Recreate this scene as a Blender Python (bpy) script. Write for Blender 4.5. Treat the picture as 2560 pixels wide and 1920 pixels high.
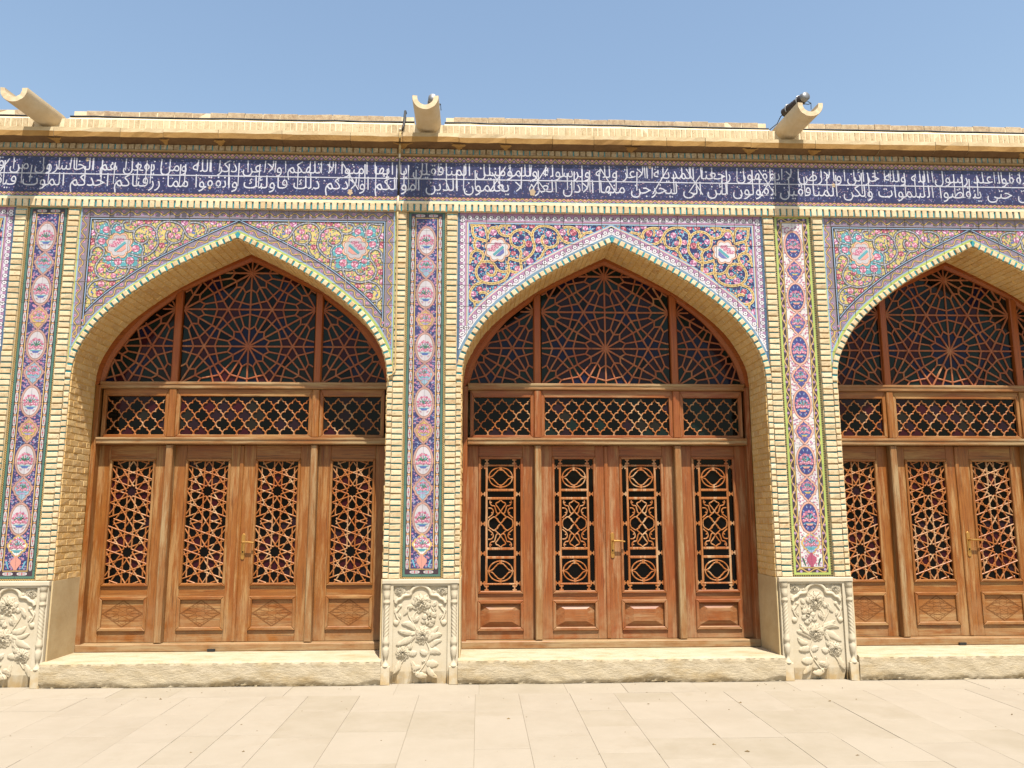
import bpy, math, random
from bisect import bisect_right
from mathutils import Matrix, Vector
from mathutils.geometry import tessellate_polygon

for _o in list(bpy.data.objects):
    bpy.data.objects.remove(_o)
S = bpy.context.scene
COL = S.collection
R = math.radians
pi = math.pi
sin, cos = math.sin, math.cos

# ------------------------------------------------------------------ camera
cam_d = bpy.data.cameras.new('camera')
cam = bpy.data.objects.new('camera', cam_d)
COL.objects.link(cam)
cam_d.sensor_width = 36.0
cam_d.lens = 28.135
cam_d.clip_end = 2000.0
PITCH, YAW, ROLL = R(9.113), R(2.332), R(-0.105)
fw = Vector((sin(YAW) * cos(PITCH), cos(YAW) * cos(PITCH), sin(PITCH)))
rt0 = Vector((cos(YAW), -sin(YAW), 0))
up0 = rt0.cross(fw)
rt = rt0 * cos(ROLL) + up0 * sin(ROLL)
up = up0 * cos(ROLL) - rt0 * sin(ROLL)
M = Matrix((rt, up, -fw)).transposed().to_4x4()
M.translation = Vector((0.5205, -7.460, 1.493))
cam.matrix_world = M
S.camera = cam

# ------------------------------------------------------------------ world, sun, exposure
SUN = Vector((0.25, -1.0, 2.1)).normalized()
elev = math.asin(SUN.z)
azim = math.atan2(SUN.x, SUN.y)          # clockwise from +Y
w = bpy.data.worlds.new('World')
S.world = w
w.use_nodes = True
nt = w.node_tree
nt.nodes.clear()
sky = nt.nodes.new('ShaderNodeTexSky')
sky.sky_type = 'NISHITA'
sky.sun_disc = False
sky.sun_elevation = elev
sky.sun_rotation = azim
sky.altitude = 200.0
sky.air_density = 1.6
sky.dust_density = 2.4
sky.ozone_density = 1.0
bg = nt.nodes.new('ShaderNodeBackground')
bg.inputs['Strength'].default_value = 0.095
wo = nt.nodes.new('ShaderNodeOutputWorld')
nt.links.new(sky.outputs[0], bg.inputs[0])
nt.links.new(bg.outputs[0], wo.inputs[0])
sd = bpy.data.lights.new('sun', 'SUN')
sd.energy = 5.0
sd.angle = R(0.53)
sd.color = (1.0, 0.955, 0.885)
so = bpy.data.objects.new('sun', sd)
COL.objects.link(so)
so.rotation_euler = SUN.to_track_quat('Z', 'Y').to_euler()
so.location = (3, -10, 20)
S.view_settings.view_transform = 'Standard'
S.view_settings.look = 'None'
S.view_settings.exposure = 1.0
S.view_settings.gamma = 1.0
S.view_settings.use_curve_mapping = False
S.cycles.max_bounces = 8
S.cycles.diffuse_bounces = 4

# ------------------------------------------------------------------ materials
ALB = 0.70                     # paint-chip colours to real-world reflectance


def srgb(h, k=None):
    k = ALB if k is None else k
    h = h.lstrip('#')
    o = []
    for i in (0, 2, 4):
        c = int(h[i:i + 2], 16) / 255
        o.append(k * (c / 12.92 if c <= 0.04045 else ((c + 0.055) / 1.055) ** 2.4))
    return (o[0], o[1], o[2], 1.0)


class NT:
    def __init__(s, name):
        s.m = bpy.data.materials.new(name)
        s.m.use_nodes = True
        s.t = s.m.node_tree
        s.b = s.t.nodes['Principled BSDF']

    def n(s, t, **k):
        x = s.t.nodes.new('ShaderNode' + t)
        for a, v in k.items():
            if a == 'ins':
                for kk, vv in v.items():
                    if hasattr(vv, 'is_output'):
                        s.t.links.new(vv, x.inputs[kk])
                    else:
                        x.inputs[kk].default_value = vv
            else:
                setattr(x, a, v)
        return x

    def l(s, a, b):
        s.t.links.new(a, b)

    def coord(s, sc=(1, 1, 1), rnd=False, kind='Object'):
        tc = s.n('TexCoord')
        mp = s.n('Mapping', ins={'Scale': sc, 'Vector': tc.outputs[kind]})
        if rnd:
            oi = s.n('ObjectInfo')
            mu = s.n('Math', operation='MULTIPLY', ins={0: oi.outputs['Random'], 1: 37.0})
            s.l(mu.outputs[0], mp.inputs['Location'])
        return mp.outputs[0]

    def noise(s, vec, scale, detail=4, rough=0.6):
        return s.n('TexNoise', ins={'Vector': vec, 'Scale': scale, 'Detail': detail, 'Roughness': rough}).outputs['Fac']

    def ramp(s, fac, stops):
        r = s.n('ValToRGB', ins={'Fac': fac})
        e = r.color_ramp.elements
        while len(e) < len(stops):
            e.new(0.5)
        for i, (p, c) in enumerate(stops):
            e[i].position = p
            e[i].color = c if not isinstance(c, (int, float)) else (c, c, c, 1)
        return r.outputs[0]

    def mix(s, fac, a, b, mode='MIX'):
        x = s.n('MixRGB', blend_type=mode)
        for i, v in ((0, fac), (1, a), (2, b)):
            if hasattr(v, 'is_output'):
                s.l(v, x.inputs[i])
            else:
                x.inputs[i].default_value = v
        return x.outputs[0]

    def bump(s, h, strength=0.4, dist=0.004):
        b = s.n('Bump', ins={'Height': h, 'Strength': strength, 'Distance': dist})
        s.l(b.outputs[0], s.b.inputs['Normal'])

    def fin(s, color, rough=0.8, spec=0.3):
        if hasattr(color, 'is_output'):
            s.l(color, s.b.inputs['Base Color'])
        else:
            s.b.inputs['Base Color'].default_value = color
        if hasattr(rough, 'is_output'):
            s.l(rough, s.b.inputs['Roughness'])
        else:
            s.b.inputs['Roughness'].default_value = rough
        s.b.inputs['Specular IOR Level'].default_value = spec
        return s.m


def m_brick(name, cols, pit=0.5):
    t = NT(name)
    oi = t.n('ObjectInfo')
    ge = t.n('NewGeometry')
    ad = t.n('Math', operation='ADD', ins={0: oi.outputs['Random'], 1: ge.outputs['Random Per Island']})
    fr = t.n('Math', operation='FRACT', ins={0: ad.outputs[0]})
    base = t.ramp(fr.outputs[0], [(i / (len(cols) - 1), c) for i, c in enumerate(cols)])
    v = t.coord(rnd=True)
    n1 = t.noise(v, 26, 6, 0.7)
    c = t.mix(t.ramp(n1, [(0.3, 0.0), (0.75, 0.7)]), base, srgb('#ead8b2'))
    n2 = t.noise(v, 90, 3)
    c = t.mix(t.ramp(n2, [(0.30, 0.85), (0.40, 0.0)]), c, srgb('#7a5730'))
    n3 = t.noise(t.coord((1, 1, 1), kind='Object'), 1.3, 4)
    c = t.mix(t.ramp(n3, [(0.42, 0.0), (0.75, 0.35)]), c, srgb('#8f6d45'))
    t.bump(n1, pit, 0.006)
    return t.fin(c, 0.9, 0.15)


BRICK = m_brick('buff_brick', [srgb('#dcc69e'), srgb('#c9ac80'), srgb('#e6d5b2'), srgb('#b6966a'), srgb('#e0cca6'), srgb('#c8b088'), srgb('#d6b892')])
BRICK_RED = m_brick('rosy_brick', [srgb('#a68c72'), srgb('#987c64'), srgb('#b29a7e')])
BRICK_SHADED = m_brick('shaded_stained_brick', [srgb('#94785a'), srgb('#84684a'), srgb('#9c8262')])  # dentil bricks: brown stain and the cornice's shadow both put into the colour
BRICK_PAR = m_brick('parapet_brick_clay', [srgb('#c8b28c'), srgb('#b8a27c'), srgb('#d2be9a'), srgb('#aa9470')])
BRICK_SOFFIT = m_brick('bounce_lit_soffit_brick', [srgb('#ecbe70'), srgb('#e0ac5a'), srgb('#f0c67c'), srgb('#d09c50')], 0.3)  # golden bounce light from the ground is put into these brick colours


def m_plain(name, col, col2, scale=8, rough=0.9, bump=0.3, spec=0.2, dirt=None):
    t = NT(name)
    v = t.coord()
    n1 = t.noise(v, scale, 7, 0.65)
    c = t.mix(t.ramp(n1, [(0.3, 0.0), (0.72, 1.0)]), col, col2)
    if dirt:
        n2 = t.noise(v, scale * 0.22, 6, 0.7)
        c = t.mix(t.ramp(n2, [(0.5, 0.0), (0.7, 0.55)]), c, dirt)
    n3 = t.noise(v, scale * 9, 3)
    t.bump(n3, bump, 0.004)
    return t.fin(c, rough, spec)


MORTAR = m_plain('lime_mortar', srgb('#dcc8a0'), srgb('#c4aa7c'), 14, dirt=srgb('#a98c62'))
MORTAR_PALE = m_plain('pale_mortar', srgb('#efdfc0'), srgb('#dcc59a'), 10)
PLASTER_SOFFIT = m_plain('bounce_lit_soffit_mortar', srgb('#f0c878'), srgb('#deb05e'), 9, dirt=srgb('#c4944c'))  # same warm ground bounce painted into the lining's base colour
PLASTER = m_plain('wall_plaster', srgb('#d6c096'), srgb('#c7ad80'), 5, dirt=srgb('#a98d62'))
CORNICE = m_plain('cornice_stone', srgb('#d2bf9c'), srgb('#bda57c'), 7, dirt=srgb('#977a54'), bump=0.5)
CORNICE_LOW = m_plain('bounce_gold_cornice', srgb('#ba9258'), srgb('#a67c46'), 6, dirt=srgb('#7c5a36'), bump=0.5)  # sloping face: bounced golden light painted in, with brown stains over it
CORNICE_UNDER = m_plain('shaded_stained_underside', srgb('#7e6144'), srgb('#6a4f38'), 7, dirt=srgb('#96744a'), bump=0.5)  # underside shade painted into the tone, together with brown staining
SPOUT = m_plain('spout_stone', srgb('#e2cfb0'), srgb('#d3bb94'), 6, bump=0.25, dirt=srgb('#c2a272'))
TURQ = m_plain('turquoise_glaze', srgb('#2f9aa0'), srgb('#1f7d86'), 30, 0.35, 0.1, 0.5, dirt=srgb('#58707a'))


def m_stone_carved():
    t = NT('carved_limestone')
    v = t.coord()
    n1 = t.noise(v, 5, 8, 0.7)
    c = t.mix(t.ramp(n1, [(0.3, 0.0), (0.7, 1.0)]), srgb('#cfc3ab'), srgb('#c3b497'))
    tc = t.n('TexCoord')
    sx = t.n('SeparateXYZ', ins={0: tc.outputs['Object']})
    ma = t.n('MapRange', ins={'Value': sx.outputs['Z'], 'From Min': 0.02, 'From Max': 0.20, 'To Min': 0.75, 'To Max': 0.0})
    n2 = t.noise(v, 12, 6)
    mu = t.n('Math', operation='MULTIPLY', ins={0: ma.outputs[0], 1: t.ramp(n2, [(0.35, 0.0), (0.6, 1.0)])})
    c = t.mix(mu.outputs[0], c, srgb('#bd9c66'))
    t.bump(t.noise(v, 60, 4), 0.25, 0.003)
    return t.fin(c, 0.85, 0.2)


CARVED = m_stone_carved()


def m_step():
    t = NT('worn_step_stone')
    v = t.coord((0.6, 1, 1.6))
    n1 = t.noise(v, 6, 9, 0.72)
    c = t.mix(t.ramp(n1, [(0.32, 0.0), (0.68, 1.0)]), srgb('#c6b79c'), srgb('#b2a07f'))
    n2 = t.noise(v, 3.1, 8, 0.75)
    c = t.mix(t.ramp(n2, [(0.52, 0.0), (0.68, 0.6)]), c, srgb('#a58a5c'))
    n3 = t.noise(v, 30, 6, 0.7)
    t.bump(n3, 0.7, 0.012)
    return t.fin(c, 0.9, 0.15)


STEP = m_step()


def m_paving():
    t = NT('paving_stone')
    oi = t.n('ObjectInfo')
    v = t.coord(rnd=True)
    n1 = t.noise(v, 3.5, 8, 0.7)
    a = t.ramp(oi.outputs['Random'], [(0.0, srgb('#a09481')), (0.5, srgb('#a59986')), (1.0, srgb('#9b8f7a'))])
    c = t.mix(t.ramp(n1, [(0.35, 0.0), (0.7, 0.6)]), a, srgb('#ada18f'))
    n2 = t.noise(v, 1.2, 7, 0.75)
    c = t.mix(t.ramp(n2, [(0.55, 0.0), (0.72, 0.4)]), c, srgb('#92846c'))
    n3 = t.noise(v, 70, 4)
    c = t.mix(t.ramp(n3, [(0.70, 0.0), (0.78, 0.5)]), c, srgb('#8f7654'))
    t.bump(n3, 0.2, 0.003)
    return t.fin(c, 0.75, 0.25)


PAVING = m_paving()
JOINT = m_plain('paving_joint', srgb('#9a8e7b'), srgb('#958974'), 12)


def m_ground():
    t = NT('courtyard_ground')
    v = t.coord()
    br = t.n('TexBrick', ins={'Vector': v, 'Color1': srgb('#a09481'), 'Color2': srgb('#a59986'), 'Mortar': srgb('#92846c'),
                              'Scale': 1.0, 'Mortar Size': 0.004, 'Brick Width': 0.7, 'Row Height': 0.42})
    n = t.noise(v, 2.0, 7)
    c = t.mix(t.ramp(n, [(0.45, 0.0), (0.75, 0.5)]), br.outputs['Color'], srgb('#93876f'))
    return t.fin(c, 0.8, 0.2)


GROUND = m_ground()


def m_wood(name, axis, light, dark, bare, red, bare_amt, gloss=0.38):
    """axis: 'v' grain along Z, 'h' grain along X"""
    t = NT(name)
    sc = (48, 48, 1.5) if axis == 'v' else (1.5, 48, 48)
    v = t.coord(sc, rnd=True)
    g = t.noise(v, 2.2, 8, 0.7)
    c = t.mix(t.ramp(g, [(0.3, 0.0), (0.7, 1.0)]), dark, light)
    v2 = t.coord(rnd=True)
    n2 = t.noise(v2, 2.6, 5, 0.6)
    c = t.mix(t.ramp(n2, [(0.45, 0.0), (0.65, 0.7)]), c, red)
    sc3 = (9, 9, 0.8) if axis == 'v' else (0.8, 9, 9)
    n3 = t.noise(t.coord(sc3, rnd=True), 1.6, 8, 0.75)
    wear = t.ramp(n3, [(max(0.02, 0.62 - bare_amt * 0.3), 0.0), (0.74 - bare_amt * 0.3, 0.95)])
    c = t.mix(wear, c, bare)
    n4 = t.noise(t.coord((110, 110, 1.8) if axis == 'v' else (1.8, 110, 110), rnd=True), 1.5, 4)
    c = t.mix(t.ramp(n4, [(0.32, 0.85), (0.41, 0.0)]), c, srgb('#3d2110'))
    tcw = t.n('TexCoord')
    sz = t.n('SeparateXYZ', ins={0: tcw.outputs['Object']})
    mz = t.n('MapRange', ins={'Value': sz.outputs['Z'], 'From Min': 0.22, 'From Max': 0.75, 'To Min': 0.65, 'To Max': 0.0})
    du = t.n('Math', operation='MULTIPLY', ins={0: mz.outputs[0], 1: t.ramp(t.noise(v2, 5, 7, 0.7), [(0.35, 0.0), (0.65, 1.0)])})
    c = t.mix(du.outputs[0], c, srgb('#a98e68'))
    t.bump(g, 0.25, 0.003)
    ro = t.ramp(wear, [(0.0, gloss), (1.0, 0.75)])
    return t.fin(c, ro, 0.3)


def wood_set(tag, light, dark, red, bare, amt):
    return [m_wood('wood_%s_%s' % (tag, a), a, light, dark, bare, red, amt) for a in 'vh']


WA = wood_set('amber', srgb('#a3682e'), srgb('#78451c'), srgb('#86481a'), srgb('#a67d4c'), 0.42)
WB = wood_set('russet', srgb('#a2602f'), srgb('#78401c'), srgb('#8a441e'), srgb('#a47a52'), 0.40)
WBARE = wood_set('weathered', srgb('#a5784a'), srgb('#7c532c'), srgb('#8c5528'), srgb('#a58a62'), 0.5)
WARCH = wood_set('archframe', srgb('#b0602a'), srgb('#86441a'), srgb('#964418'), srgb('#a46c3a'), 0.12)
LAT = m_wood('lattice_wood', 'v', srgb('#b06a42'), srgb('#8a4a28'), srgb('#b07c54'), srgb('#92492a'), 0.3, 0.45)
LATB = m_wood('lattice_wood_pale', 'v', srgb('#b8763e'), srgb('#8f5228'), srgb('#c09a70'), srgb('#9c5426'), 0.40, 0.3)
DARKLINE = NT('incised_line').fin(srgb('#6a3f1e'), 0.9, 0.1)


def m_tile():
    t = NT('painted_tile_glaze')
    at = t.n('Attribute', attribute_name='Col')
    v = t.coord()
    n = t.noise(v, 40, 5)
    c = t.mix(t.ramp(n, [(0.3, 0.12), (0.7, 0.0)]), at.outputs['Color'], srgb('#8f7f6a'))
    n2 = t.noise(v, 9, 6, 0.75)
    c = t.mix(t.ramp(n2, [(0.62, 0.0), (0.76, 0.22)]), c, srgb('#c9b8a0'))
    oi = t.n('ObjectInfo')
    hv = t.n('HueSaturation', ins={'Color': c, 'Saturation': 0.88})
    mr = t.n('MapRange', ins={'Value': oi.outputs['Random'], 'To Min': 0.9, 'To Max': 1.06})
    t.l(mr.outputs[0], hv.inputs['Value'])
    t.bump(t.noise(v, 25, 2), 0.06, 0.004)
    return t.fin(hv.outputs[0], 0.28, 0.4)


TILE = m_tile()
GROUT = m_plain('tile_grout', srgb('#f2e8d6'), srgb('#dccbaa'), 20)


def m_glass(name, col):
    t = NT(name)
    n = t.noise(t.coord(rnd=True), 6, 2)
    t.bump(n, 0.15, 0.01)
    return t.fin(col, 0.07, 0.12)


GL = {'red': m_glass('stained_glass_red', srgb('#351018')), 'blue': m_glass('stained_glass_blue', srgb('#141630')),
      'green': m_glass('stained_glass_green', srgb('#15221f')), 'brown': m_glass('stained_glass_smoke', srgb('#221d18')),
      'black': m_glass('dark_window_glass', srgb('#070606')), 'plum': m_glass('stained_glass_plum', srgb('#26161d'))}
BRASS = NT('worn_brass')
BRASS.b.inputs['Metallic'].default_value = 0.75
BRASS = BRASS.fin(srgb('#c9964f'), 0.35, 0.5)
BLACKP = m_plain('black_rubber', srgb('#1d1c1b'), srgb('#2b2926'), 20, 0.6, 0.1, 0.4)
WHITEP = m_plain('off_white_conduit', srgb('#d8cdb8'), srgb('#c7b795'), 20, 0.5, 0.1, 0.4)
BEIGEP = m_plain('beige_conduit', srgb('#cdb27e'), srgb('#b89a62'), 20, 0.6, 0.1, 0.3)
LAMPB = m_plain('lamp_housing', srgb('#3a2b22'), srgb('#2a201a'), 30, 0.6, 0.1, 0.4)
STEEL = NT('dull_steel')
STEEL.b.inputs['Metallic'].default_value = 0.6
STEEL = STEEL.fin(srgb('#8c8c8c'), 0.5, 0.4)
LENS = m_glass('lamp_lens', srgb('#4a4c4e'))


# ------------------------------------------------------------------ objects
def link(name, data, parent=None, loc=(0, 0, 0)):
    o = bpy.data.objects.new(name, data)
    COL.objects.link(o)
    if parent is not None:
        o.parent = parent
    o.location = loc
    return o


def thing(name, label, cat, loc=(0, 0, 0), group=None):
    o = link(name, None, None, loc)
    tag(o, label, cat, group)
    return o


def tag(o, label, cat, group=None):
    o['label'] = label
    o['category'] = cat
    o['kind'] = 'thing'
    if group:
        o['group'] = group
    return o


def kids(o):
    return [c for c in bpy.data.objects if c.parent == o]


def copy_tree(o, parent=None):
    kd = {}
    for c in bpy.data.objects:
        if c.parent is not None:
            kd.setdefault(c.parent.name, []).append(c)

    def rec(x, p):
        c = x.copy()
        COL.objects.link(c)
        c.parent = p
        for k in kd.get(x.name, []):
            rec(k, c)
        return c
    return rec(o, parent)


class MB:
    def __init__(s):
        s.v, s.f, s.m, s.c = [], [], [], []

    def add(s, vs, fs, mi=0, col=None):
        b = len(s.v)
        s.v += vs
        for f in fs:
            s.f.append([b + i for i in f])
            s.m.append(mi)
            s.c.append(col)

    def box(s, x0, x1, y0, y1, z0, z1, mi=0, ch=0.0):
        s.cprism([(x0, z0), (x1, z0), (x1, z1), (x0, z1)], y0, y1, ch, mi)

    def cprism(s, poly, y0, y1, ch=0.0, mi=0, col=None, back=True):
        """convex polygon in XZ, front at y0 (towards the viewer), back at y1, chamfered front edge"""
        n = len(poly)
        ar = sum(poly[i][0] * poly[(i + 1) % n][1] - poly[(i + 1) % n][0] * poly[i][1] for i in range(n))
        if ar < 0:
            poly = poly[::-1]
        if ch > 0:
            ins = inset(poly, ch)
            vs = [(x, y1, z) for x, z in poly] + [(x, y0 + ch, z) for x, z in poly] + [(x, y0, z) for x, z in ins]
            fs = [[i, (i + 1) % n, n + (i + 1) % n, n + i] for i in range(n)]
            fs += [[n + i, n + (i + 1) % n, 2 * n + (i + 1) % n, 2 * n + i] for i in range(n)]
            fs.append([2 * n + i for i in range(n)])
        else:
            vs = [(x, y1, z) for x, z in poly] + [(x, y0, z) for x, z in poly]
            fs = [[i, (i + 1) % n, n + (i + 1) % n, n + i] for i in range(n)]
            fs.append([n + i for i in range(n)])
        if back:
            fs.append([n - 1 - i for i in range(n)])
        s.add(vs, fs, mi, col)

    def stroke(s, pts, wd, y0, y1, ch=0.003, mi=0, closed=False):
        """a bar of rounded section following a polyline in XZ"""
        L, Rr = offset_line(pts, wd / 2, closed)
        Li, Ri = offset_line(pts, max(wd / 2 - ch, 0.0005), closed)
        n = len(pts)
        vs = []
        for i in range(n):
            vs += [(L[i][0], y1, L[i][1]), (L[i][0], y0 + ch, L[i][1]), (Li[i][0], y0, Li[i][1]),
                   (Ri[i][0], y0, Ri[i][1]), (Rr[i][0], y0 + ch, Rr[i][1]), (Rr[i][0], y1, Rr[i][1])]
        fs = []
        for i in range(n if closed else n - 1):
            a, b = 6 * i, 6 * ((i + 1) % n)
            for k in range(5):
                fs.append([a + k, b + k, b + k + 1, a + k + 1])
        if not closed:
            fs.append([0, 1, 2, 3, 4, 5])
            e = 6 * (n - 1)
            fs.append([e + 5, e + 4, e + 3, e + 2, e + 1, e])
        s.add(vs, fs, mi)

    def tube(s, pts, r, n=8, mi=0, cap=True):
        pts = [Vector(p) for p in pts]
        vs, fs = [], []
        for i, p in enumerate(pts):
            t = (pts[min(i + 1, len(pts) - 1)] - pts[max(i - 1, 0)]).normalized()
            a = t.orthogonal().normalized() if abs(t.z) > 0.9 else t.cross(Vector((0, 0, 1))).normalized()
            b = t.cross(a)
            rr = r[i] if isinstance(r, (list, tuple)) else r
            for k in range(n):
                an = 2 * pi * k / n
                vs.append(tuple(p + (a * cos(an) + b * sin(an)) * rr))
        for i in range(len(pts) - 1):
            for k in range(n):
                fs.append([i * n + k, i * n + (k + 1) % n, (i + 1) * n + (k + 1) % n, (i + 1) * n + k])
        if cap:
            fs.append(list(range(n))[::-1])
            fs.append([(len(pts) - 1) * n + k for k in range(n)])
        s.add(vs, fs, mi)

    def mesh(s, name, mats, smooth=False):
        me = bpy.data.meshes.new(name)
        me.from_pydata(s.v, [], s.f)
        mats = mats if isinstance(mats, (list, tuple)) else [mats]
        for m in mats:
            me.materials.append(m)
        if len(mats) > 1:
            me.polygons.foreach_set('material_index', s.m)
        if any(c is not None for c in s.c):
            at = me.color_attributes.new('Col', 'FLOAT_COLOR', 'CORNER')
            buf = []
            for f, c in zip(s.f, s.c):
                buf += list(c if c else (0.5, 0.5, 0.5, 1)) * len(f)
            at.data.foreach_set('color', buf)
        if smooth:
            me.polygons.foreach_set('use_smooth', [True] * len(s.f))
        me.update()
        return me

    def obj(s, name, mats, parent=None, loc=(0, 0, 0), smooth=False):
        return link(name, s.mesh(name, mats, smooth), parent, loc)


def inset(poly, d):
    n = len(poly)
    cx = sum(p[0] for p in poly) / n
    cz = sum(p[1] for p in poly) / n
    out = []
    for i in range(n):
        a, b, c = poly[i - 1], poly[i], poly[(i + 1) % n]
        e1 = Vector((b[0] - a[0], b[1] - a[1])).normalized()
        e2 = Vector((c[0] - b[0], c[1] - b[1])).normalized()
        n1, n2 = Vector((-e1.y, e1.x)), Vector((-e2.y, e2.x))
        mm = (n1 + n2)
        k = max(mm.dot(n1), 0.35)
        o = Vector(b) + mm * (d / k)
        out.append((o.x, o.y))
    return out


def offset_line(pts, d, closed=False):
    n = len(pts)
    L, Q = [], []
    for i in range(n):
        if closed:
            a, c = pts[i - 1], pts[(i + 1) % n]
        else:
            a, c = pts[max(i - 1, 0)], pts[min(i + 1, n - 1)]
        b = pts[i]
        e1 = Vector((b[0] - a[0], b[1] - a[1]))
        e2 = Vector((c[0] - b[0], c[1] - b[1]))
        if e1.length < 1e-9:
            e1 = e2
        if e2.length < 1e-9:
            e2 = e1
        e1.normalize()
        e2.normalize()
        n1, n2 = Vector((-e1.y, e1.x)), Vector((-e2.y, e2.x))
        mm = n1 + n2
        if mm.length < 1e-6:
            mm = n1
        k = max(mm.dot(n1), 0.5)
        o = mm * (d / k)
        L.append((b[0] + o.x, b[1] + o.y))
        Q.append((b[0] - o.x, b[1] - o.y))
    return L, Q


def catmull(pts, k=6, closed=False):
    n = len(pts)
    out = []
    rng = n if closed else n - 1
    for i in range(rng):
        if closed:
            p0, p1, p2, p3 = pts[i - 1], pts[i], pts[(i + 1) % n], pts[(i + 2) % n]
        else:
            p0, p1, p2, p3 = pts[max(i - 1, 0)], pts[i], pts[i + 1], pts[min(i + 2, n - 1)]
        for j in range(k):
            t = j / k
            out.append(tuple(0.5 * ((2 * p1[a]) + (-p0[a] + p2[a]) * t + (2 * p0[a] - 5 * p1[a] + 4 * p2[a] - p3[a]) * t * t
                                    + (-p0[a] + 3 * p1[a] - 3 * p2[a] + p3[a]) * t ** 3) for a in range(len(p1))))
    if not closed:
        out.append(tuple(pts[-1]))
    return out


def resample(pts, step):
    """points at equal arc length; returns (points, total)"""
    d = [0]
    for a, b in zip(pts, pts[1:]):
        d.append(d[-1] + math.dist(a, b))
    n = max(1, round(d[-1] / step))
    out, j = [], 0
    for i in range(n + 1):
        s = d[-1] * i / n
        while j < len(d) - 2 and d[j + 1] < s:
            j += 1
        t = (s - d[j]) / max(d[j + 1] - d[j], 1e-9)
        out.append(tuple(pts[j][k] + (pts[j + 1][k] - pts[j][k]) * t for k in range(len(pts[0]))))
    return out


def clip_half(poly, ax, val, less):
    out = []
    n = len(poly)
    for i in range(n):
        a, b = poly[i], poly[(i + 1) % n]
        ia = a[ax] <= val if less else a[ax] >= val
        ib = b[ax] <= val if less else b[ax] >= val
        if ia:
            out.append(a)
        if ia != ib:
            t = (val - a[ax]) / (b[ax] - a[ax])
            out.append((a[0] + (b[0] - a[0]) * t, a[1] + (b[1] - a[1]) * t))
    return out


def clip_line(poly, a, b):
    """keep the part to the left of the directed line a->b"""
    dx, dz = b[0] - a[0], b[1] - a[1]
    val = [dx * (p[1] - a[1]) - dz * (p[0] - a[0]) for p in poly]
    out = []
    n = len(poly)
    for i in range(n):
        p, q, u, v = poly[i], poly[(i + 1) % n], val[i], val[(i + 1) % n]
        if u >= 0:
            out.append(p)
        if (u >= 0) != (v >= 0):
            t = u / (u - v)
            out.append((p[0] + (q[0] - p[0]) * t, p[1] + (q[1] - p[1]) * t))
    return out


def clip_convex(poly, conv):
    n = len(conv)
    ar = sum(conv[i][0] * conv[(i + 1) % n][1] - conv[(i + 1) % n][0] * conv[i][1] for i in range(n))
    if ar < 0:
        conv = conv[::-1]
    for i in range(n):
        poly = clip_line(poly, conv[i], conv[(i + 1) % n])
        if len(poly) < 3:
            return []
    return poly


def clip_rect(poly, x0, x1, z0, z1):
    xs = [p[0] for p in poly]
    zs = [p[1] for p in poly]
    mx, Mx, mz, Mz = min(xs), max(xs), min(zs), max(zs)
    if Mx <= x0 or mx >= x1 or Mz <= z0 or mz >= z1:
        return []
    if mx < x0:
        poly = clip_half(poly, 0, x0, False)
    if len(poly) > 2 and Mx > x1:
        poly = clip_half(poly, 0, x1, True)
    if len(poly) > 2 and mz < z0:
        poly = clip_half(poly, 1, z0, False)
    if len(poly) > 2 and Mz > z1:
        poly = clip_half(poly, 1, z1, True)
    return poly if len(poly) > 2 else []


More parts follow.
